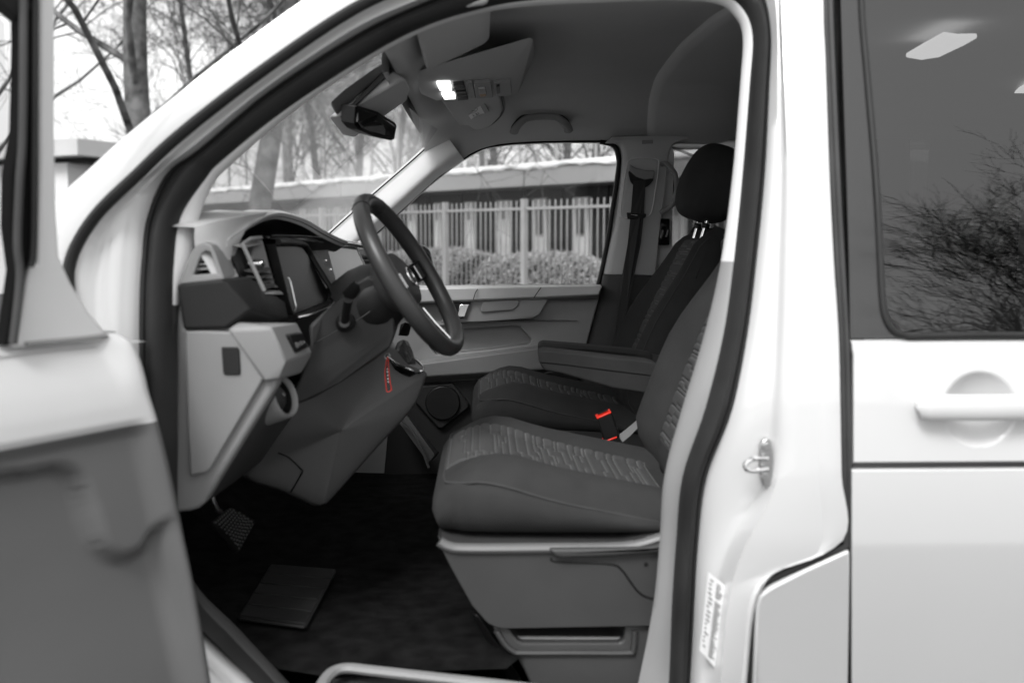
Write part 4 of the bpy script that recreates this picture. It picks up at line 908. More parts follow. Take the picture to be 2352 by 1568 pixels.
# ------------------------------------------------------------------ seats
def sm(a, b, x):
    t = min(1, max(0, (x - a) / (b - a))); return t * t * (3 - 2 * t)
def quilt(nx, ny, lx, ly, seed, pitch=.0165, ncol=5):
    """height of an embossed maze of channels across the seat; lx along the seat, ly across"""
    rg = random.Random(seed); X = np.linspace(0, lx, nx)[:, None]; Y = np.linspace(0, ly, ny)[None, :]
    D = np.full((nx, ny), .02); cw = ly / ncol; nl = int(lx / pitch) + 2
    segs = []
    brk = [rg.uniform(-.15, .15) * cw for _ in range(ncol + 1)]
    for i in range(nl):
        o_ = rg.choice((-.5, 0, 0, .5)); x = None
        for j in range(ncol):
            o2 = max(-.5, min(.5, o_ + rg.choice((0, 0, 0, .5, -.5)))); x1 = (i + o2) * pitch
            jj = rg.uniform(-.2, .2) * cw
            y0 = j * cw + (brk[j] if j else 0); y1 = (j + 1) * cw + (brk[j + 1] if j < ncol - 1 else 0)
            if x is not None and abs(x - x1) > 1e-6 and rg.random() < .85: segs.append((x, y0 - abs(x - x1) * .5, x1, y0 + abs(x - x1) * .5))
            if rg.random() < .95: segs.append((x1, y0, x1, y1)); x = x1
            else: x = None
            o_ = o2
    for (ax, ay, bx, by) in segs:
        i0 = max(0, int((min(ax, bx) - .012) / lx * nx)); i1 = min(nx, int((max(ax, bx) + .012) / lx * nx) + 2)
        j0 = max(0, int((min(ay, by) - .012) / ly * ny)); j1 = min(ny, int((max(ay, by) + .012) / ly * ny) + 2)
        if i1 <= i0 or j1 <= j0: continue
        x = X[i0:i1]; y = Y[:, j0:j1]; dx, dy = bx - ax, by - ay; L2 = dx * dx + dy * dy + 1e-12
        t = np.clip(((x - ax) * dx + (y - ay) * dy) / L2, 0, 1)
        d = np.sqrt((x - ax - t * dx) ** 2 + (y - ay - t * dy) ** 2)
        D[i0:i1, j0:j1] = np.minimum(D[i0:i1, j0:j1], d)
    quilt.seam = np.exp(-(D / .0014) ** 2)
    return .0036 * (1 - np.exp(-(D / .0030) ** 1.5)) - .0015 * np.exp(-(D / .0012) ** 2)

M_QUILT = mat('quilted_fabric', 0.038, 0.9, 0.06, sheen=0.02, bump=[(1300, 0.4, 0.0012)])
_n = M_QUILT.node_tree; _b = _n.nodes['Principled BSDF']; _at = _n.nodes.new('ShaderNodeAttribute'); _at.attribute_name = 'seam'
_mx = _n.nodes.new('ShaderNodeMix'); _mx.data_type = 'RGBA'; _mx.inputs[6].default_value = (.060, .060, .060, 1); _mx.inputs[7].default_value = (.13, .13, .13, 1)   # paler along the seam lines
_n.links.new(_at.outputs['Fac'], _mx.inputs[0]); _n.links.new(_mx.outputs[2], _b.inputs['Base Color'])
def seam_attr(o, D):
    a = o.data.attributes.new('seam', 'FLOAT', 'POINT'); a.data.foreach_set('value', D.astype(np.float32).ravel()); return o
def make_seat(label, x0, yc, ztop, wd, xb, rec, seed, near):
    L = .50; hw = wd / 2; zb = -.142
    def half(x): return hw * (1 - .12 * (1 - min(1, x / .13)) ** 2.2)
    def topz(x, t):
        a = abs(t); nz = .055 * (1 - sqrt(max(0, 1 - (max(0, .07 - x) / .07) ** 2)))
        z = -.026 - .21 * max(0, x - .10) - nz + .010 * sm(.0, .10, x) * (1 - sm(.12, .25, x))
        bo = .032 * sm(.46, .74, a) * sm(.03, .16, x)
        return z + bo - (bo + .012) * max(0, (a - .78) / .22) ** 2
    def pt(x, t, dz=0): return Vector((x0 + x, yc + half(x) * t, ztop + topz(x, t) + dz))
    xsn = [0, .004, .012, .022, .035, .05, .07, .09, .12, .16, .2, .25, .3, .36, .42, .47, L]
    ts = [-1, -.97, -.93, -.88, -.82, -.74, -.66, -.58, -.5, -.4, -.2, 0, .2, .4, .5, .58, .66, .74, .82, .88, .93, .97, 1]
    rows = []
    for x in xsn:
        top = [pt(x, t) for t in ts]; h = half(x); r = []
        for side in (-1, 1):
            e = top[0] if side < 0 else top[-1]; w_ = []
            for k, (f, o) in enumerate(((.97, .006), (.75, .015), (.52, .016), (.3, .008), (.14, -.006), (.05, -.02), (0, -.05))):
                w_.append(Vector((e.x + (.02 * (1 - f) if x < .05 else 0) , e.y + side * o, ztop + zb + (e.z - ztop - zb) * f)))
            r.append(w_)
        rows.append(r[0][::-1] + top + r[1])
    bm = fix(grid(rows, closed_u=False)); 
    bm.faces.new([v for v in list(bm.verts)[:len(rows[0])]]); bm.faces.new([v for v in list(bm.verts)[-len(rows[0]):]][::-1])
    seat = link('front_seat', fix(bm), van, M_FABRIC, smooth=70)
    prop(seat, label)
    # piping seam along the cushion edge
    def edge_pt(x, sd): return Vector((x0 + x, yc + sd * (half(x) + .0085), ztop + topz(x, sd) - .006))
    pl = [edge_pt(x, -1) for x in xsn[:5:-1]] + [pt(.032, -.985, .002), pt(.024, -.93, .0015)] + [pt(.021, t, .0012) for t in (-.8, -.6, -.4, -.2, 0, .2, .4, .6, .8)] + [pt(.024, .93, .0015), pt(.032, .985, .002)] + [edge_pt(x, 1) for x in xsn[6:]]
    link('piping', tube(cr(pl, 3), .0024, 6), seat, M_FABRIC2)
    # quilted insert following the cushion surface
    nx, ny = 240, 130; xa, xe = .018, .47
    Q = quilt(nx, ny, .47, .27, seed)
    rows = []
    for i in range(nx):
        x = xa + (xe - xa) * i / (nx - 1); tw = .62 - .05 * sm(.1, .45, x); r = []
        for j in range(ny):
            t = -tw + 2 * tw * j / (ny - 1); ed = min(1, min(j, ny - 1 - j, i, nx - 1 - i) / 3)
            r.append(pt(x, t, .0005 + (Q[i, j] + .001) * ed - (1 - ed) * .003))
        rows.append(r)
    seam_attr(link('quilted_cushion', fix(grid(rows)), seat, M_QUILT, smooth=80), quilt.seam)
    # backrest
    K6 = .60 / .625; sr, cr_ = sin(rec), cos(rec); o = Vector((xb, yc, ztop - .11))
    def bw(h):
        h = h * K6; return hw * (.98 + .02 * sin(pi * h / .5) - .30 * sm(.30, .60, h) - .10 * sm(.54, .60, h))
    def bn(h, t):
        h = h * K6; a = abs(t); z = .058 * sm(.50, .80, a) * (1 - .75 * sm(.25, .55, h)) * sm(-.02, .1, h)
        z -= .045 * max(0, (a - .80) / .20) ** 2.4
        z += .018 * sin(pi * min(1, h / .45)) * (1 - a) - .05 * sm(.50, .61, h) ** 2 - .03 * (1 - sm(0, .06, h))
        return z
    def bp(h, t, d=0):
        n_ = bn(h, t) + d
        return o + Vector((sr * h - cr_ * n_, bw(h) * t, cr_ * h + sr * n_))
    hs = [q / K6 for q in (0, .02, .05, .09, .14, .19, .24, .29, .34, .39, .44, .49, .53, .56, .58, .595, .603)]
    rows = []
    for h in hs:
        f = [bp(h, t) for t in ts]
        def bk(t, d): return o + Vector((sr * h + cr_ * d, bw(h) * t, cr_ * h - sr * d))
        e = .085 * (1 - .5 * sm(.50, .62, h))
        rows.append(f + [bk(1.02, .02), bk(1.02, .05), bk(.97, e), bk(.6, e + .02), bk(0, e + .025), bk(-.6, e + .02), bk(-.97, e), bk(-1.02, .05), bk(-1.02, .02)])
    bm = fix(grid(rows, closed_u=True, caps=True))
    back = link('backrest', bm, seat, M_FABRIC, smooth=70)
    Q = quilt(170, 80, .51, .25, seed + 7, ncol=4)
    rows = []
    for i in range(170):
        h = .07 + .51 * i / 169; tw = .54 * (1 + .05 * sm(.3, .55, h)); r = []
        for j in range(80):
            t = -tw + 2 * tw * j / 79; ed = min(1, min(j, 79 - j, i, 169 - i) / 3)
            r.append(bp(h, t, .0005 + (Q[i, j] + .001) * ed - (1 - ed) * .003))
        rows.append(r)
    seam_attr(link('quilted_back', fix(grid(rows)), seat, M_QUILT, smooth=80), quilt.seam)
    for sd in (-1, 1):
        link('piping', tube([bp(h, sd * .93, .001) for h in hs[1:-2]], .0020, 6), seat, M_FABRIC2)
    # headrest on two posts
    hc = o + Vector((sr * .752 - cr_ * .016, 0, cr_ * .752 + sr * .016))
    tilt = rec - radians(8)
    rows = []
    for i in range(1, 24):
        ph = -pi / 2 + pi * i / 24; r = []
        for j in range(32):
            th = 2 * pi * j / 32
            f = lambda c_, p_: math.copysign(abs(c_) ** p_, c_)
            cx = f(cos(th), .72) * f(cos(ph), .55); cyy = f(sin(th), .62) * f(cos(ph), .55); cz = f(sin(ph), .62)
            lx = .074 * cx * (1 - .18 * cz) ; ly = .138 * cyy * (1 - .16 * max(0, cz)); lz = .118 * cz
            lx += .016 * (abs(ly) / .128) ** 2 - .012 * (1 - abs(cz)) * (cx < 0)
            r.append(hc + Vector((lx * cos(tilt) + lz * sin(tilt), ly, lz * cos(tilt) - lx * sin(tilt))))
        rows.append(r)
    link('headrest', fix(grid(rows, closed_u=True, caps=True)), seat, M_FABRIC, smooth=80)
    for sd in (-1, 1):
        p0 = o + Vector((sr * .585 + cr_ * .02, sd * .055, cr_ * .585 - sr * .02)); p1 = hc + Vector((0.0, sd * .055, -.06))
        link('headrest_post', tube([p0, p1], .0065, 10), seat, M_CHROME)
        link('post_collar', tube([p0 + (p1 - p0) * .28, p0 + (p1 - p0) * .42], .013, 12), seat, M_BLACK, bevel=.002)
    return seat, pt, bp

dseat, dpt, dbp = make_seat('driver seat in dark quilted cloth beside the doorway', -.098, .463, .985, .53, .378, radians(21), 11, True)
pseat, ppt_, pbp = make_seat('passenger seat in dark quilted cloth by the far door', -.035, 1.452, .978, .50, .420, radians(22.5), 23, False)

# plastic base of the driver seat
bt = [(1006, 1228), (1012, 1238), (1030, 1247), (1072, 1251), (1250, 1250), (1430, 1247), (1516, 1226), (1560, 1215), (1600, 1300), (1560, 1440), (1483, 1437), (1160, 1443), (1140, 1440), (1120, 1430), (1084, 1389), (1040, 1310), (1012, 1256)]
M_BASE = mat('seat_base_grey', .045, .36, .25, bump=[(900, .15, .0008)], var=(6, .9, 1.08, .06))
sbase = link('seat_base', slab_bm([P(u, v, .178) for u, v in bt], (0, .55, 0)), dseat, M_BASE, bevel=.014, segs=4)
link('base_rim', tube([P(u, v + 7, .180) for u, v in cr([(1010, 1236), (1030, 1247), (1072, 1252), (1250, 1251), (1430, 1248), (1516, 1228), (1560, 1215)], 5)], .0125, 10, squash=.8), dseat, mat('seat_base_rim_lit', .12, .35, .4, bump=[(900, .15, .0008)]))  # paler than the base, the edge's highlight is put into its colour
link('recline_lever', slab_bm([P(*p) for p in ((1260, 1260, .160), (1400, 1259, .160), (1480, 1257, .160), (1560, 1240, .160), (1560, 1262, .160), (1514, 1270, .160), (1400, 1279, .160), (1290, 1283, .160), (1274, 1279, .160))], (0, .03, 0)), dseat, M_BASE, bevel=.007, segs=4)
link('base_joint', tube([P(u, v, .1775) for u, v in cr([(1266, 1280), (1280, 1289), (1400, 1294), (1428, 1308), (1448, 1335), (1466, 1358), (1486, 1370), (1520, 1376)], 5)], .0022, 6), dseat, M_BLACK)
c = P(1484, 1296, .177); link('screw_cap', tube([c, c + Vector((0, .004, 0))], .0045, 8), dseat, M_BLACK)
lw = [(1131, 1440), (1300, 1438), (1470, 1436), (1500, 1436), (1500, 1620), (1240, 1620), (1205, 1540), (1186, 1510), (1150, 1470)]
drawer = link('seat_drawer', slab_bm([P(u, v, .192) for u, v in lw], (0, .50, 0)), dseat, M_BASE, bevel=.006, segs=3)
carve(drawer, [slab_bm(pp([(1165, 1447), (1180, 1470), (1190, 1482), (1202, 1487), (1428, 1487), (1437, 1480), (1439, 1444)], .17), (0, .16, 0))])
link('drawer_rim', tube([P(u, v, .190) for u, v in cr([(1140, 1447), (1160, 1478), (1180, 1494), (1200, 1497), (1320, 1497), (1440, 1497), (1454, 1490), (1458, 1447)], 5)], .0085, 8, squash=.7), dseat, M_BASE)
link('drawer_back', slab_bm(pp([(1150, 1440), (1450, 1440), (1450, 1495), (1150, 1495)], .335), (0, .01, 0)), dseat, M_BLACK)
link('drawer_bar', tube([P(1172, 1464, .215), P(1436, 1466, .215)], .0045, 8), dseat, M_DASHL)
hull('seat_rail_cover', [(1078, 1400, .25), (1095, 1410, .22), (1200, 1560, .22), (1180, 1580, .25), (1090, 1400, .45), (1200, 1570, .45)], M_BLACK, dseat, bevel=.006)
# passenger seat base
link('seat_base', slab_bm([Vector((x, 1.20, z)) for x, z in ((-.01, .86), (.48, .86), (.50, .62), (.10, .62), (.03, .76))], (0, .5, 0)), pseat, M_BASE, bevel=.014, segs=3)

# armrests
def armrest(pts, y, th, seat_, seam):
    a = link('armrest', slab_bm(pp(pts, y), (0, th, 0)), seat_, M_FABRIC, bevel=.011, segs=4)
    link('armrest_seam', tube(pp(seam, y - .0012), .0014, 5), seat_, M_BLACK)
    return a
armrest([(1238, 808), (1248, 803), (1300, 808), (1400, 820), (1490, 829), (1510, 835), (1510, 905), (1484, 904), (1404, 891), (1290, 858), (1252, 851), (1241, 838)], .765, .075, dseat, [(1240, 831), (1300, 837), (1400, 850), (1500, 862)])
armrest([(1238, 790), (1250, 786), (1350, 794), (1463, 805), (1500, 812), (1500, 850), (1462, 845), (1300, 830), (1245, 826), (1238, 815)], 1.085, .07, pseat, [(1240, 797), (1350, 804), (1462, 815)])
hull('armrest_hinge', [(1465, 806, 1.09), (1530, 818, 1.09), (1530, 850, 1.09), (1465, 830, 1.09), (1465, 806, 1.16), (1530, 840, 1.16)], M_DARK, pseat, bevel=.005)
hull('armrest_adjuster', [(1288, 856, .79), (1312, 860, .79), (1310, 866, .79), (1288, 863, .79), (1290, 858, .82), (1310, 864, .82)], M_BLACK, dseat, bevel=.003)

# belt buckles
def buckle(p, parent, scale=1.0, lower=False):
    A, B_, C_, D = [P(u, v, .79) for u, v in p]
    b = link('belt_buckle', slab_bm([A, B_, C_, D], (.004, .028, 0)), parent, M_BLACK, bevel=.005, segs=3)
    nrm = Vector((0, -1, 0)); up_v = (A - D).normalized()
    link('release_button', slab_bm([A + nrm * .0015 - up_v * .001, B_ + nrm * .0015 - up_v * .001, B_ + nrm * .0015 - up_v * .0050, A + nrm * .0015 - up_v * .0050], up_v * .004 + Vector((0, .024, 0))), parent, M_RED, bevel=.001)
    link('buckle_slot', slab_bm([A + up_v * .0036 + (B_ - A) * .15 + Vector((0, .008, 0)), A + up_v * .0036 + (B_ - A) * .85 + Vector((0, .008, 0)), A + up_v * .0036 + (B_ - A) * .85 + Vector((0, .018, 0)), A + up_v * .0036 + (B_ - A) * .15 + Vector((0, .018, 0))], up_v * .001), parent, M_BLACK)
buckle([(1370, 958), (1403, 944), (1424, 1003), (1388, 1018)], pseat)
buckle([(1386, 1012), (1416, 1001), (1430, 1040), (1400, 1050)], dseat)
link('belt_strap', slab_bm(pp([(1420, 1000), (1440, 985), (1475, 955), (1485, 962), (1448, 1000), (1430, 1015)], .80), (0, .004, 0)), dseat, M_MID)

# ------------------------------------------------------------------ key tag hanging from the ignition
kt = empty('key_tag', P(890, 862, .47), 'black strap with a red border hanging below the steering column', 'key tag')
TG = cr([(889, 822), (886, 838), (884, 856), (886, 878), (889, 899), (897, 897), (899, 893), (895, 870), (893, 850), (892, 836), (891.5, 822)], 3, True)
TGp = [P(u, v, .47) for u, v in TG]
link('strap', slab_bm(TGp, (0, .0015, 0)), kt, mat('strap_black', .015, .7), smooth=0)
link('red_border', tube(TGp, .0007, 6, closed=True), kt, M_RED)
for k, (v0, w_) in enumerate(((846, 2.2), (852, 2.6), (860, 2.0), (868, 2.6), (875, 1.6))):
    u0 = 889.6 + (v0 - 846) * .07
    link('white_lettering', slab_bm([P(u0 - w_ / 2, v0, .469), P(u0 + w_ / 2, v0 + .6, .469), P(u0 + w_ / 2, v0 + 3.2, .469), P(u0 - w_ / 2, v0 + 2.4, .469)], (0, .0005, 0)), kt, M_PAPER)
link('key_ring', tube([P(890, 818, .47) + Vector((.006 * cos(a_), 0, .006 * sin(a_))) for a_ in [2 * pi * i / 20 for i in range(20)]], .0008, 6, closed=True), kt, M_STEEL)

# ------------------------------------------------------------------ the open driver door
PHI = radians(58); DD = Vector((-cos(PHI), -sin(PHI), 0)); DN = Vector((sin(PHI), -cos(PHI), 0))
HG = P(285, 900, -.015)
def dpx(u, v, off=0.0):
    """where the ray meets the door plane, shifted inwards by off"""
    o = HG + DN * off; r = ray(u, v); return CAM + r * ((o - CAM).dot(DN) / r.dot(DN))
sil = cr([(262, 764), (283, 775), (300, 792), (316, 828), (327, 866), (336, 905), (350, 950), (362, 990), (380, 1060), (400, 1150), (418, 1240), (437, 1330), (455, 1430), (478, 1568), (500, 1720), (520, 1900)], 4)
LINE = cr([(-400, 1150), (-50, 1102), (60, 1090), (140, 1078), (180, 1098), (203, 1150), (218, 1205), (240, 1255), (285, 1283), (335, 1266), (362, 1225), (420, 1180)], 4)
LA = np.array([tuple(p) for p in LINE])
def above(u, v):
    """0 below the moulded edge of the pull handle, 1 above it"""
    d = np.sqrt(((LA - (u, v)) ** 2).sum(1)); k = int(d.argmin())
    ins = False; poly = [(-400, 900)] + [tuple(p) for p in LINE] + [(420, 900)]
    for i in range(len(poly)):
        (x1, y1), (x2, y2) = poly[i], poly[i - 1]
        if (y1 > v) != (y2 > v) and u < (x2 - x1) * (v - y1) / (y2 - y1) + x1: ins = not ins
    return sm(-26, 26, d[k] if ins else -d[k])
rows = []; SS = [-.020, -.018, -.010, 0, .006, .012] + [.018 + .008 * i for i in range(34)] + [.32, .4, .5, .75, .95]
for u, v in cr(sil, 3):
    pe = P(u, v, -.055); b = (pe - HG).dot(DN)                                   # how far the lining stands in here
    ledge = .03 * (1 - sm(768, 930, v)); step = .018 * sm(950, 1000, v)
    r = []; s0 = (pe - HG).dot(DD)
    for s_ in SS:
        dn = -.07 if s_ == -.020 else -.02 if s_ == -.018 else -.006 if s_ == -.010 else .0
        f = sm(0, .045, s_); q = HG + DD * (s0 + s_) + DN * (b + dn - (ledge + step) * f); q.z = pe.z
        d_ = q - CAM; uu = W / 2 + FPX * d_.dot(RIGHT) / d_.dot(FWD); vv = H / 2 - FPX * d_.dot(UP) / d_.dot(FWD)
        lo = (1 - above(uu, vv)) if v > 985 else 0.0
        r.append(q - DN * (.026 * lo * sm(-.005, .03, s_) * (1 - .5 * sm(1300, 1600, v))))
    rows.append(r)
nlow = next(i for i, q in enumerate(cr(sil, 3)) if q[1] > 968)
ddoor = link('driver_door', fix(grid(rows[:nlow + 1])), van, mat('door_lining_light', .50, .5, .45, bump=[(900, .12, .0006)], var=(5, .95, 1.03, .05)), smooth=70)
link('lower_lining', fix(grid(rows[nlow:])), ddoor, mat('door_lining_grey', .10, .45, .45, bump=[(900, .12, .0006)], var=(5, .95, 1.03, .05)), smooth=70)
prop(ddoor, 'open driver door showing its light grey lining')
# outer skin
rows = []
for z in (.42, .6, .9, 1.15, 1.24):
    rows.append([HG + DD * s_ - DN * (.10 + .03 * max(0, (.9 - z))) + Vector((0, 0, z - HG.z)) for s_ in (-.06, .3, .7, 1.0)])
link('door_skin', fix(grid(rows)), ddoor, M_PAINT, smooth=60)
rows = [[HG + DD * s_ - DN * d_ + Vector((0, 0, 1.235 - HG.z)) for s_ in (-.03, .3, .7, .98)] for d_ in (.10, -.02)]
link('door_top', fix(grid(rows)), ddoor, MATS['door_lining_light'])
link('door_end', fix(grid([[HG + DD * .97 + DN * d_ + Vector((0, 0, z - HG.z)) for d_ in (-.10, .05)] for z in (.45, 1.24)])), ddoor, M_PAINT)
# corner piece and window frame post
M_DFR = mat('door_frame_light', .62, .45, .45, coat=.3)
post = [(92, -420), (131, -420), (129, 0), (128, 300), (131, 470), (138, 590), (165, 650), (205, 715), (248, 766), (240, 785), (30, 800), (45, 740), (66, 616), (88, 606), (91, 390)]
link('corner_trim', slab_bm([dpx(u, v, .02) for u, v in post], -DN * .03), ddoor, M_DFR, bevel=.006, segs=3)
blk = [(40, -420), (92, -420), (91, 0), (90, 390), (87, 600), (64, 618), (40, 790), (10, 796), (35, 620), (22, 520), (24, 400), (42, 300), (46, 100)]
link('window_guide', slab_bm([dpx(u, v, .028) for u, v in blk], -DN * .025), ddoor, mat('guide_rubber', .008, .7, .05), bevel=.005, segs=3)
link('window_guide_lip', tube([dpx(u, v, .034) for u, v in cr([(52, -420), (54, 0), (52, 300), (45, 420), (40, 560), (46, 640), (30, 790)], 5)], .006, 8), ddoor, M_RUBBER2)
link('window_guide_lip', tube([dpx(u, v, .034) for u, v in cr([(80, -420), (80, 0), (79, 300), (77, 560), (70, 612)], 5)], .005, 8), ddoor, M_RUBBER)
link('corner_joint', tube([dpx(u, v, .024) for u, v in cr([(60, 790), (130, 783), (200, 776), (245, 770)], 5)], .004, 6), ddoor, M_MID)
tz = 1.80; s_post = (dpx(60, 300, .01) - HG).dot(DD)
link('upper_frame', tube([HG + DD * s_ + DN * .01 + Vector((0, 0, z - HG.z)) for s_, z in ((s_post, 1.72), (s_post + .15, 1.80), (.7, 1.83), (.93, 1.80), (.97, 1.6), (.98, 1.24))], .022, 8), ddoor, M_RUBBER)
link('door_glass', slab_bm([HG + DD * s_ + Vector((0, 0, z - HG.z)) for s_, z in ((s_post + .02, 1.22), (.97, 1.22), (.95, 1.78), (.6, 1.81), (s_post + .12, 1.78), (s_post + .02, 1.70))], DN * .004), ddoor, glass('door_glass_tint', .85, .01), smooth=0)

# ------------------------------------------------------------------ outside: fence, hedges, building
M_FENCE = mat('fence_grey', .30, .45, .5, var=(4, .9, 1.08, .05))
M_HEDGE = mat('hedge_leaf', .38, .7, .2, var=(12, .75, 1.25))
M_WALL = mat('dark_wall', .022, .7, .3, bump=[(40, .3, .01)], var=(2, .8, 1.2))
M_FASCIA = mat('fascia_panel', .36, .6, .4, var=(.6, .92, 1.06))
M_SNOW = mat('snow', .85, .8, .3, bump=[(14, .5, .05)])
M_PANEL = mat('pale_panel', .55, .5, .4, var=(3, .85, 1.05))
M_PANE = mat('dark_pane', .03, .08, .5)
def flat(v): return Vector((v.x, v.y, 0))
FD = flat(ray(-950, 548)).normalized()                    # the fence and the building run away to the left
FNB = Vector((-FD.y, FD.x, 0));  FNB = FNB if FNB.y > 0 else -FNB
def at_depth(u, dist, z=0.0):
    r = flat(ray(u, 548)); r = r / r.y; p = CAM + r * dist; return Vector((p.x, p.y, z))
F0 = at_depth(1200, 13.0)
def on_line(u, origin):
    """parameter along FD where the pixel column meets a vertical plane through origin"""
    r = flat(ray(u, 548)); o = origin - flat(CAM)
    den = r.x * FD.y - r.y * FD.x
    t = (o.x * FD.y - o.y * FD.x) / den; p = flat(CAM) + r * t; return (p - origin).dot(FD)
fence = empty('railing_fence', F0, 'pale grey steel railing fence behind the van', 'fence')
ZT, ZR = 1.89, 1.785
bar_me = None
S0, S1 = on_line(1760, F0), on_line(420, F0)
nb = int((S1 - S0) / .102)
sp0 = on_line(1204, F0)
bar_src = None
def bar_mesh():
    bm = bmesh.new(); rows = []
    for z, r in ((0.05, .0092), (ZT - .02, .0092), (ZT - .006, .007), (ZT, .003)):
        rows.append([Vector((r * cos(2 * pi * k / 8), r * sin(2 * pi * k / 8), z)) for k in range(8)])
    bm = fix(grid(rows, closed_u=True, caps=True)); me = bpy.data.meshes.new('bar'); bm.to_mesh(me); bm.free()
    me.materials.append(M_FENCE); me.polygons.foreach_set('use_smooth', [True] * len(me.polygons)); return me
bme = bar_mesh()
bmp = bmesh.new(); box_bm((0, 0, ZT / 2 + .01), .07, .07, ZT + .02, Matrix.Rotation(math.atan2(FD.y, FD.x), 3, 'Z'), bmp)
pme = bpy.data.meshes.new('post'); bmp.to_mesh(pme); bmp.free(); pme.materials.append(M_FENCE)
for k in range(nb):
    s_ = S0 + k * .102; ph = ((s_ - sp0) / 1.62) % 1.0
    if min(ph, 1 - ph) * 1.62 < .07: continue
    o = bpy.data.objects.new('bar', bme); COL.objects.link(o); o.parent = fence; o.location = FD * s_
for k in range(-4, 12):
    s_ = sp0 + k * 1.62
    if s_ < S0 or s_ > S1: continue
    o = bpy.data.objects.new('post', pme); COL.objects.link(o); o.parent = fence; o.location = FD * s_
    for z in (ZR, .20):
        a, b = F0 + FD * (s_ + .043), F0 + FD * (s_ + 1.62 - .043)
        link('rail', box_bm(((a + b) / 2) + Vector((0, 0, z)), (b - a).length, .03, .035, Matrix.Rotation(math.atan2(FD.y, FD.x), 3, 'Z')), fence, M_FENCE, bevel=.003)

# clipped hedges behind the fence: leaf-sized faces over a mound
def hedge(name, label, u0, u1, tops, dist_off, seed):
    rg = random.Random(seed); org = F0 + FNB * dist_off
    sa, sb = on_line(u1, org), on_line(u0, org)
    e = empty(name, org + FD * sa, label, 'hedge', 'clipped hedges behind the railing fence')
    us = [t[0] for t in tops]; vs = [t[1] for t in tops]
    bm = bmesh.new(); rows = []; L = sb - sa; N = max(8, int(L / .25))
    def section(s_):
        p = org + FD * s_; d = p - CAM; u = W / 2 + FPX * d.dot(RIGHT) / d.dot(FWD); dep = d.y
        vt = float(np.interp(u, us, vs)); zt = CAM.z - (vt - 548) / FPX * dep
        return p, max(.5, zt)
    def surf(s_, a_):
        p, zt = section(s_); wdt = .75
        nz = .05 * sin(5.1 * s_ + 3 * a_) + .04 * sin(11.3 * s_ + 7 * a_)
        end = min(1, min(s_ - sa, sb - s_) / .35 + .25)
        return p + FNB * (-cos(a_) * (wdt + nz) * end) + Vector((0, 0, (.25 + (zt - .25) * end) * (abs(sin(a_)) ** .7)))
    for i in range(N + 1):
        s_ = sa + L * i / N; rows.append([surf(s_, pi * (.02 + .96 * k / 12)) * 1.0 for k in range(13)])
    core = fix(grid(rows))
    link('branches', core, e, mat('hedge_core', .02, .9), smooth=0)
    vs_, fs_ = [], []
    n = int(L * 5200)
    for _ in range(n):
        s_ = rg.uniform(sa, sb); a_ = rg.uniform(.05, pi * .62); q = surf(s_, a_)
        q = q + Vector((rg.gauss(0, .02), rg.gauss(0, .02), rg.gauss(0, .022) + .01)); r = rg.uniform(.010, .024)
        t = Vector((rg.gauss(0, 1), rg.gauss(0, 1), rg.gauss(0, 1))).normalized(); b_ = t.orthogonal().normalized(); c_ = t.cross(b_)
        k = len(vs_); vs_ += [q + b_ * r, q + c_ * r * .6, q - b_ * r, q - c_ * r * .6]; fs_.append((k, k + 1, k + 2, k + 3))
    me = bpy.data.meshes.new('foliage'); me.from_pydata([tuple(v) for v in vs_], [], fs_)
    link('foliage', me, e, M_HEDGE, smooth=0)
hedge('hedge', 'clipped pale hedge behind the fence near the steering wheel', 860, 1140, [(860, 590), (960, 576), (1042, 573), (1100, 582), (1140, 592)], 1.25, 5)
hedge('hedge', 'clipped pale hedge behind the fence nearer the belt pillar', 1120, 1640, [(1120, 596), (1180, 588), (1282, 583), (1330, 590), (1377, 606), (1450, 612), (1640, 600)], 1.1, 6)

# low building with a snowy flat roof
B0 = at_depth(1200, 22.0)
bld = empty('low_building', B0, 'low dark walled building with grey fascia and snow on its roof', 'building')
RZ = Matrix.Rotation(math.atan2(FD.y, FD.x), 3, 'Z')
def bbox(name, s0, s1, dep0, dep1, z0, z1, m, parent=None, bevel=.01, j=0):
    c = B0 + FD * ((s0 + s1) / 2) + FNB * ((dep0 + dep1) / 2) + Vector((0, 0, (z0 + z1) / 2))
    return link(name, box_bm(c, s1 - s0, dep1 - dep0, z1 - z0, RZ), parent or bld, m, bevel=bevel)
sA, sB = on_line(2050, B0), on_line(330, B0)
wall = bbox('wall', sA, sB, .6, 9, 0, 2.62, M_WALL)
# fascia boards with joints
jw = 3.6; k0 = on_line(1211, B0); k = -6
while k0 + (k) * jw < sB:
    a = max(sA, k0 + k * jw + .02); b = min(sB, k0 + (k + 1) * jw - .02); k += 1
    if b > a: bbox('fascia_panel', a, b, -.1, .05, 2.53, 2.90, M_FASCIA, bevel=.006)
bbox('soffit', sA, sB, .05, .7, 2.56, 2.64, M_WALL)
bbox('soffit_strip', sA, sB, .28, .34, 2.50, 2.56, mat('soffit_metal', .16, .5))
roofp = bbox('roof', sA, sB, -.05, 9.2, 2.64, 2.86, M_FASCIA)
# snow with an uneven lower edge
rg = random.Random(3); rows = []
n = int((sB - sA) / .12)
for i in range(n + 1):
    s_ = sA + (sB - sA) * i / n; p = B0 + FD * s_; j1 = rg.uniform(-.02, .03); j2 = .02 * sin(3 * s_) + .015 * sin(7.7 * s_)
    rows.append([p + FNB * d_ + Vector((0, 0, z)) for d_, z in ((-.11, 2.875 + j1 + j2), (-.15, 2.92 + j2), (-.13, 2.99 + j2), (0, 3.03), (.6, 3.06 + j2), (3, 3.12), (9.0, 3.16), (9.0, 2.86))])
link('roof_snow', fix(grid(rows)), bld, M_SNOW, smooth=70)
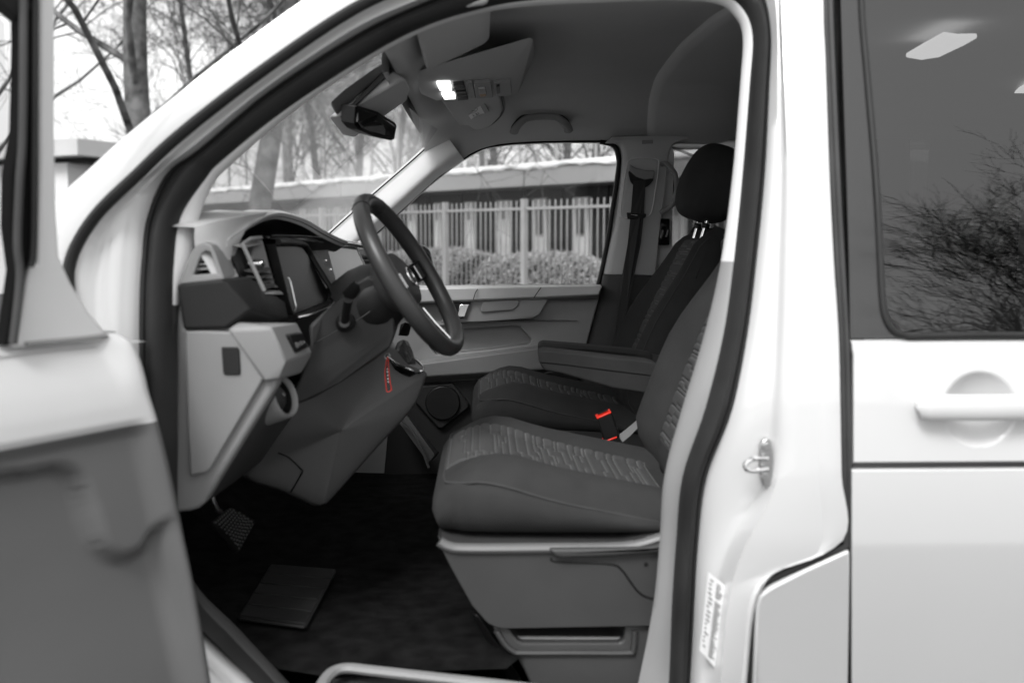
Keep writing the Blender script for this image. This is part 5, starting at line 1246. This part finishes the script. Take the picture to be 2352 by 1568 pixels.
# pale wall panels, doors and windows
for uc, wpx, kind in ((1162, 30, 'p'), (1246, 30, 'w'), (1340, 34, 'd'), (1083, 22, 'p'), (1010, 16, 'p'), (950, 18, 'p'), (1440, 36, 'w'), (1560, 36, 'p'), (870, 16, 'p'), (780, 14, 'p'), (700, 14, 'p'), (620, 12, 'p')):
    a, b = on_line(uc + wpx / 2, B0 + FNB * .6), on_line(uc - wpx / 2, B0 + FNB * .6); a, b = min(a, b), max(a, b)
    pn = bbox('wall_panel', a, b, .52, .6, .1, 2.28, M_PANEL)
    if kind != 'p':
        bbox('window', a + (b - a) * .25, b - (b - a) * .25, .49, .53, 1.5, 2.05, M_PANE)
        bbox('window_frame', a + (b - a) * .2, b - (b - a) * .2, .505, .55, 1.45, 2.10, M_FENCE)
    else:
        bbox('panel_notice', a + (b - a) * .3, b - (b - a) * .35, .505, .53, 1.85, 2.1, M_MID)
for uc in (1060, 1125, 1205, 1290, 1395, 985):
    a = on_line(uc, B0 + FNB * .6); bbox('wall_batten', a - .05, a + .05, .55, .6, .1, 2.5, M_BLACK)
# posts and rail of the roof edge
for k in range(-2, 16):
    s_ = on_line(1194, B0 + FNB * 3.2) + k * 1.36
    p = B0 + FD * s_ + FNB * 3.2
    link('roof_post', box_bm(p + Vector((0, 0, 4.1)), .06, .06, 2.2, RZ), bld, M_FENCE)
a, b = on_line(1700, B0 + FNB * 3.2), on_line(500, B0 + FNB * 3.2); bbox('roof_rail', min(a, b), max(a, b), 3.16, 3.24, 3.14, 3.20, M_FENCE)

# taller wing to the left with a dark eave
W0 = at_depth(187, 24)
wing = empty('canopy_building', W0, 'pale building with grey eave glimpsed under the left tree', 'building')
def wbox(name, pts, z0, z1, m):
    return link(name, slab_bm([Vector((p.x, p.y, z0)) for p in pts], (0, 0, z1 - z0)), wing, m, bevel=.01)
WD = flat(ray(2200, 548)).normalized(); WN = Vector((-WD.y, WD.x, 0))
q = lambda a, b: W0 + WD * a + WN * b
wbox('eave', [q(0, 0), q(2.6, 0), q(2.6, 4), q(0, 4)], 3.35, 3.75, mat('eave_panel', .6, .6, .3, var=(.8, .9, 1.05)))
wbox('eave_underside', [q(.5, .3), q(2.6, .3), q(2.6, 4), q(.5, 4)], 3.22, 3.35, M_WALL)
wbox('wall', [q(.4, .8), q(2.6, .8), q(2.6, 4), q(.4, 4)], 0, 3.23, mat('white_render', .7, .8, var=(1.5, .95, 1.02)))

# ------------------------------------------------------------------ bare trees
M_BARK = mat('plane_bark', .085, .85, .3, bump=[(9, .6, .03)], var=(5, .35, 2.3))
M_TWIG = mat('twig', .09, .8, .3, var=(3, .6, 1.6))
M_DARKBARK = mat('birch_bark', .055, .85, .3, var=(4, .5, 2.0))
def tree_meshes(seed, height, r0, n_main, spread, levels, twig, fork=.28, droop=0.0, minr=.0045):
    rg = random.Random(seed); tv, tf, cv, cf = [], [], [], []
    def put(V, F, pts, rs, n):
        base = len(V); prev = None
        for i, p in enumerate(pts):
            t = (pts[min(i + 1, len(pts) - 1)] - pts[max(i - 1, 0)]).normalized()
            s = (prev - t * prev.dot(t)) if prev is not None else t.orthogonal()
            if s.length < 1e-5: s = t.orthogonal()
            s.normalize(); prev = s; q_ = t.cross(s)
            for k in range(n):
                a_ = 2 * pi * k / n; V.append(tuple(p + (s * cos(a_) + q_ * sin(a_)) * rs[i]))
        for i in range(len(pts) - 1):
            for k in range(n):
                F.append((base + i * n + k, base + i * n + (k + 1) % n, base + (i + 1) * n + (k + 1) % n, base + (i + 1) * n + k))
    def rv(s): return Vector((rg.gauss(0, s), rg.gauss(0, s), rg.gauss(0, s)))
    def branch(p, d, L, r, lev):
        ns = 6 if lev <= 1 else 4 if lev == 2 else 3
        pts, rs = [p.copy()], [r]; d = d.normalized(); st = L / ns
        for i in range(ns):
            d = (d + rv(.16 if lev else .05) + Vector((0, 0, (.07 if lev < 3 else .02) - droop * lev * .05))).normalized()
            p = p + d * st; pts.append(p.copy()); rs.append(max(minr * .6, r * (1 - (.72 if lev else .55) * (i + 1) / ns)))
        big = lev <= 1
        put(tv if big else cv, tf if big else cf, pts, rs, 8 if lev == 0 else 6 if lev == 1 else 4 if lev == 2 else 3)
        if lev >= levels: return
        nch = n_main if lev == 0 else (8, 6, 4, 3)[min(lev - 1, 3)]
        for k in range(nch):
            f = rg.uniform(fork if lev == 0 else .18, 1.0); i = min(ns - 1, int(f * ns)); q_ = pts[i].lerp(pts[i + 1], f * ns - i)
            ax = (pts[i + 1] - pts[i]).normalized(); o_ = ax.orthogonal().normalized(); o_.rotate(Matrix.Rotation(rg.uniform(0, 2 * pi), 3, ax))
            ang = rg.uniform(*spread) * (1 if lev else 1.0)
            nd = ax * cos(ang) + o_ * sin(ang)
            rr = max(minr, rs[i] * (rg.uniform(.15, .30) if lev == 0 else rg.uniform(.38, .6))); LL = L * rg.uniform(.34, .60) * (1.0 if lev else (1.15 - .45 * f))
            branch(q_, nd, LL, rr, lev + 1)
    branch(Vector((0, 0, -.05)), Vector((0, 0, 1)), height, r0, 0)
    out = []
    for nm, V, F in (('trunk', tv, tf), ('crown', cv, cf)):
        me = bpy.data.meshes.new(nm); me.from_pydata(V, [], F); me.polygons.foreach_set('use_smooth', [True] * len(F)); out.append(me)
    return out
def tree(meshes, loc, rot, sc, label, group=None, mats_=None, name='bare_tree'):
    e = empty(name, loc, label, 'tree', group); e.rotation_euler = (0, 0, rot); e.scale = (sc, sc, sc)
    for nm, me, m_ in zip(('trunk', 'crown'), meshes, mats_ or (M_BARK, M_TWIG)):
        o = bpy.data.objects.new(nm, me); COL.objects.link(o); o.parent = e
        if not me.materials: me.materials.append(m_)
    return e
TA = tree_meshes(7, 11.0, .20, 21, (.5, 1.15), 4, True, fork=.16, minr=.005)
TB = tree_meshes(19, 11.5, .19, 24, (.45, 1.0), 4, True, fork=.25, minr=.005)
TC = tree_meshes(31, 10.0, .15, 24, (.4, 1.0), 4, True, fork=.12, minr=.008)
TD = tree_meshes(43, 9.6, .12, 24, (.28, .62), 4, True, fork=.12, droop=-.05, minr=.006)
tree(TA, at_depth(338, 14.0), .6, 1.0, 'bare tree with mottled trunk left of the windscreen', None)
tree(TB, at_depth(572, 15.0), 2.1, 1.0, 'bare tree whose pale trunk stands behind the windscreen', None)
tree(TA, at_depth(-60, 19.0), 3.4, .95, 'bare tree behind the open driver door window', None)
G_ = 'bare trees behind the low building'
for i, (u, d, r, sc, me) in enumerate(((1098, 31, .3, .95, TC), (1146, 33, 1.9, 1.0, TC), (1305, 30, 4.0, .95, TC), (1352, 34, 5.2, 1.05, TC), (480, 36, 2.2, 1.1, TC), (660, 34, .9, 1.15, TC), (740, 40, 3.0, 1.2, TC), (830, 36, 4.4, 1.1, TC), (905, 41, 5.6, 1.2, TC), (985, 37, 1.2, 1.1, TC), (1600, 34, 2.6, 1.0, TC))):
    tree(me, at_depth(u, d), r, sc, ['dark bare tree left of the window centre above the snowy roof', 'dark bare tree second from the left above the snowy roof in the side window', 'leaning bare tree above the snowy roof right of the window centre', 'bare tree above the snowy roof at the rear corner of the side window', 'bare tree at the left end of the windscreen view', 'hazy bare tree right of the pale trunk in the windscreen', 'hazy bare tree left of the rear-view mirror in the windscreen', 'hazy bare tree under the rear-view mirror', 'hazy bare tree right of the rear-view mirror', 'hazy bare tree beside the far windscreen pillar', 'bare tree beyond the passenger headrest'][i], G_)
BG_ = 'birches mirrored in the sliding door window'
for i, (x, y, r, sc) in enumerate(((9.7, -15.0, .5, .78), (11.4, -16.5, 2.2, .95), (13.6, -15.0, 4.1, .95), (16.5, -18.0, 5.3, 1.0), (7.8, -17.5, 1.3, .46))):
    tree(TD, Vector((x, y, 0)), r, sc, ['birch mirrored at the left of the sliding door window', 'tall birch mirrored in the middle of the sliding door window', 'birch mirrored near the right edge of the photo', 'birch mirrored beyond the right edge of the window', 'small birch mirrored low beside the window seal'][i], BG_, (M_DARKBARK, mat('birch_twig', .04, .8, .3)), name='birch_tree')
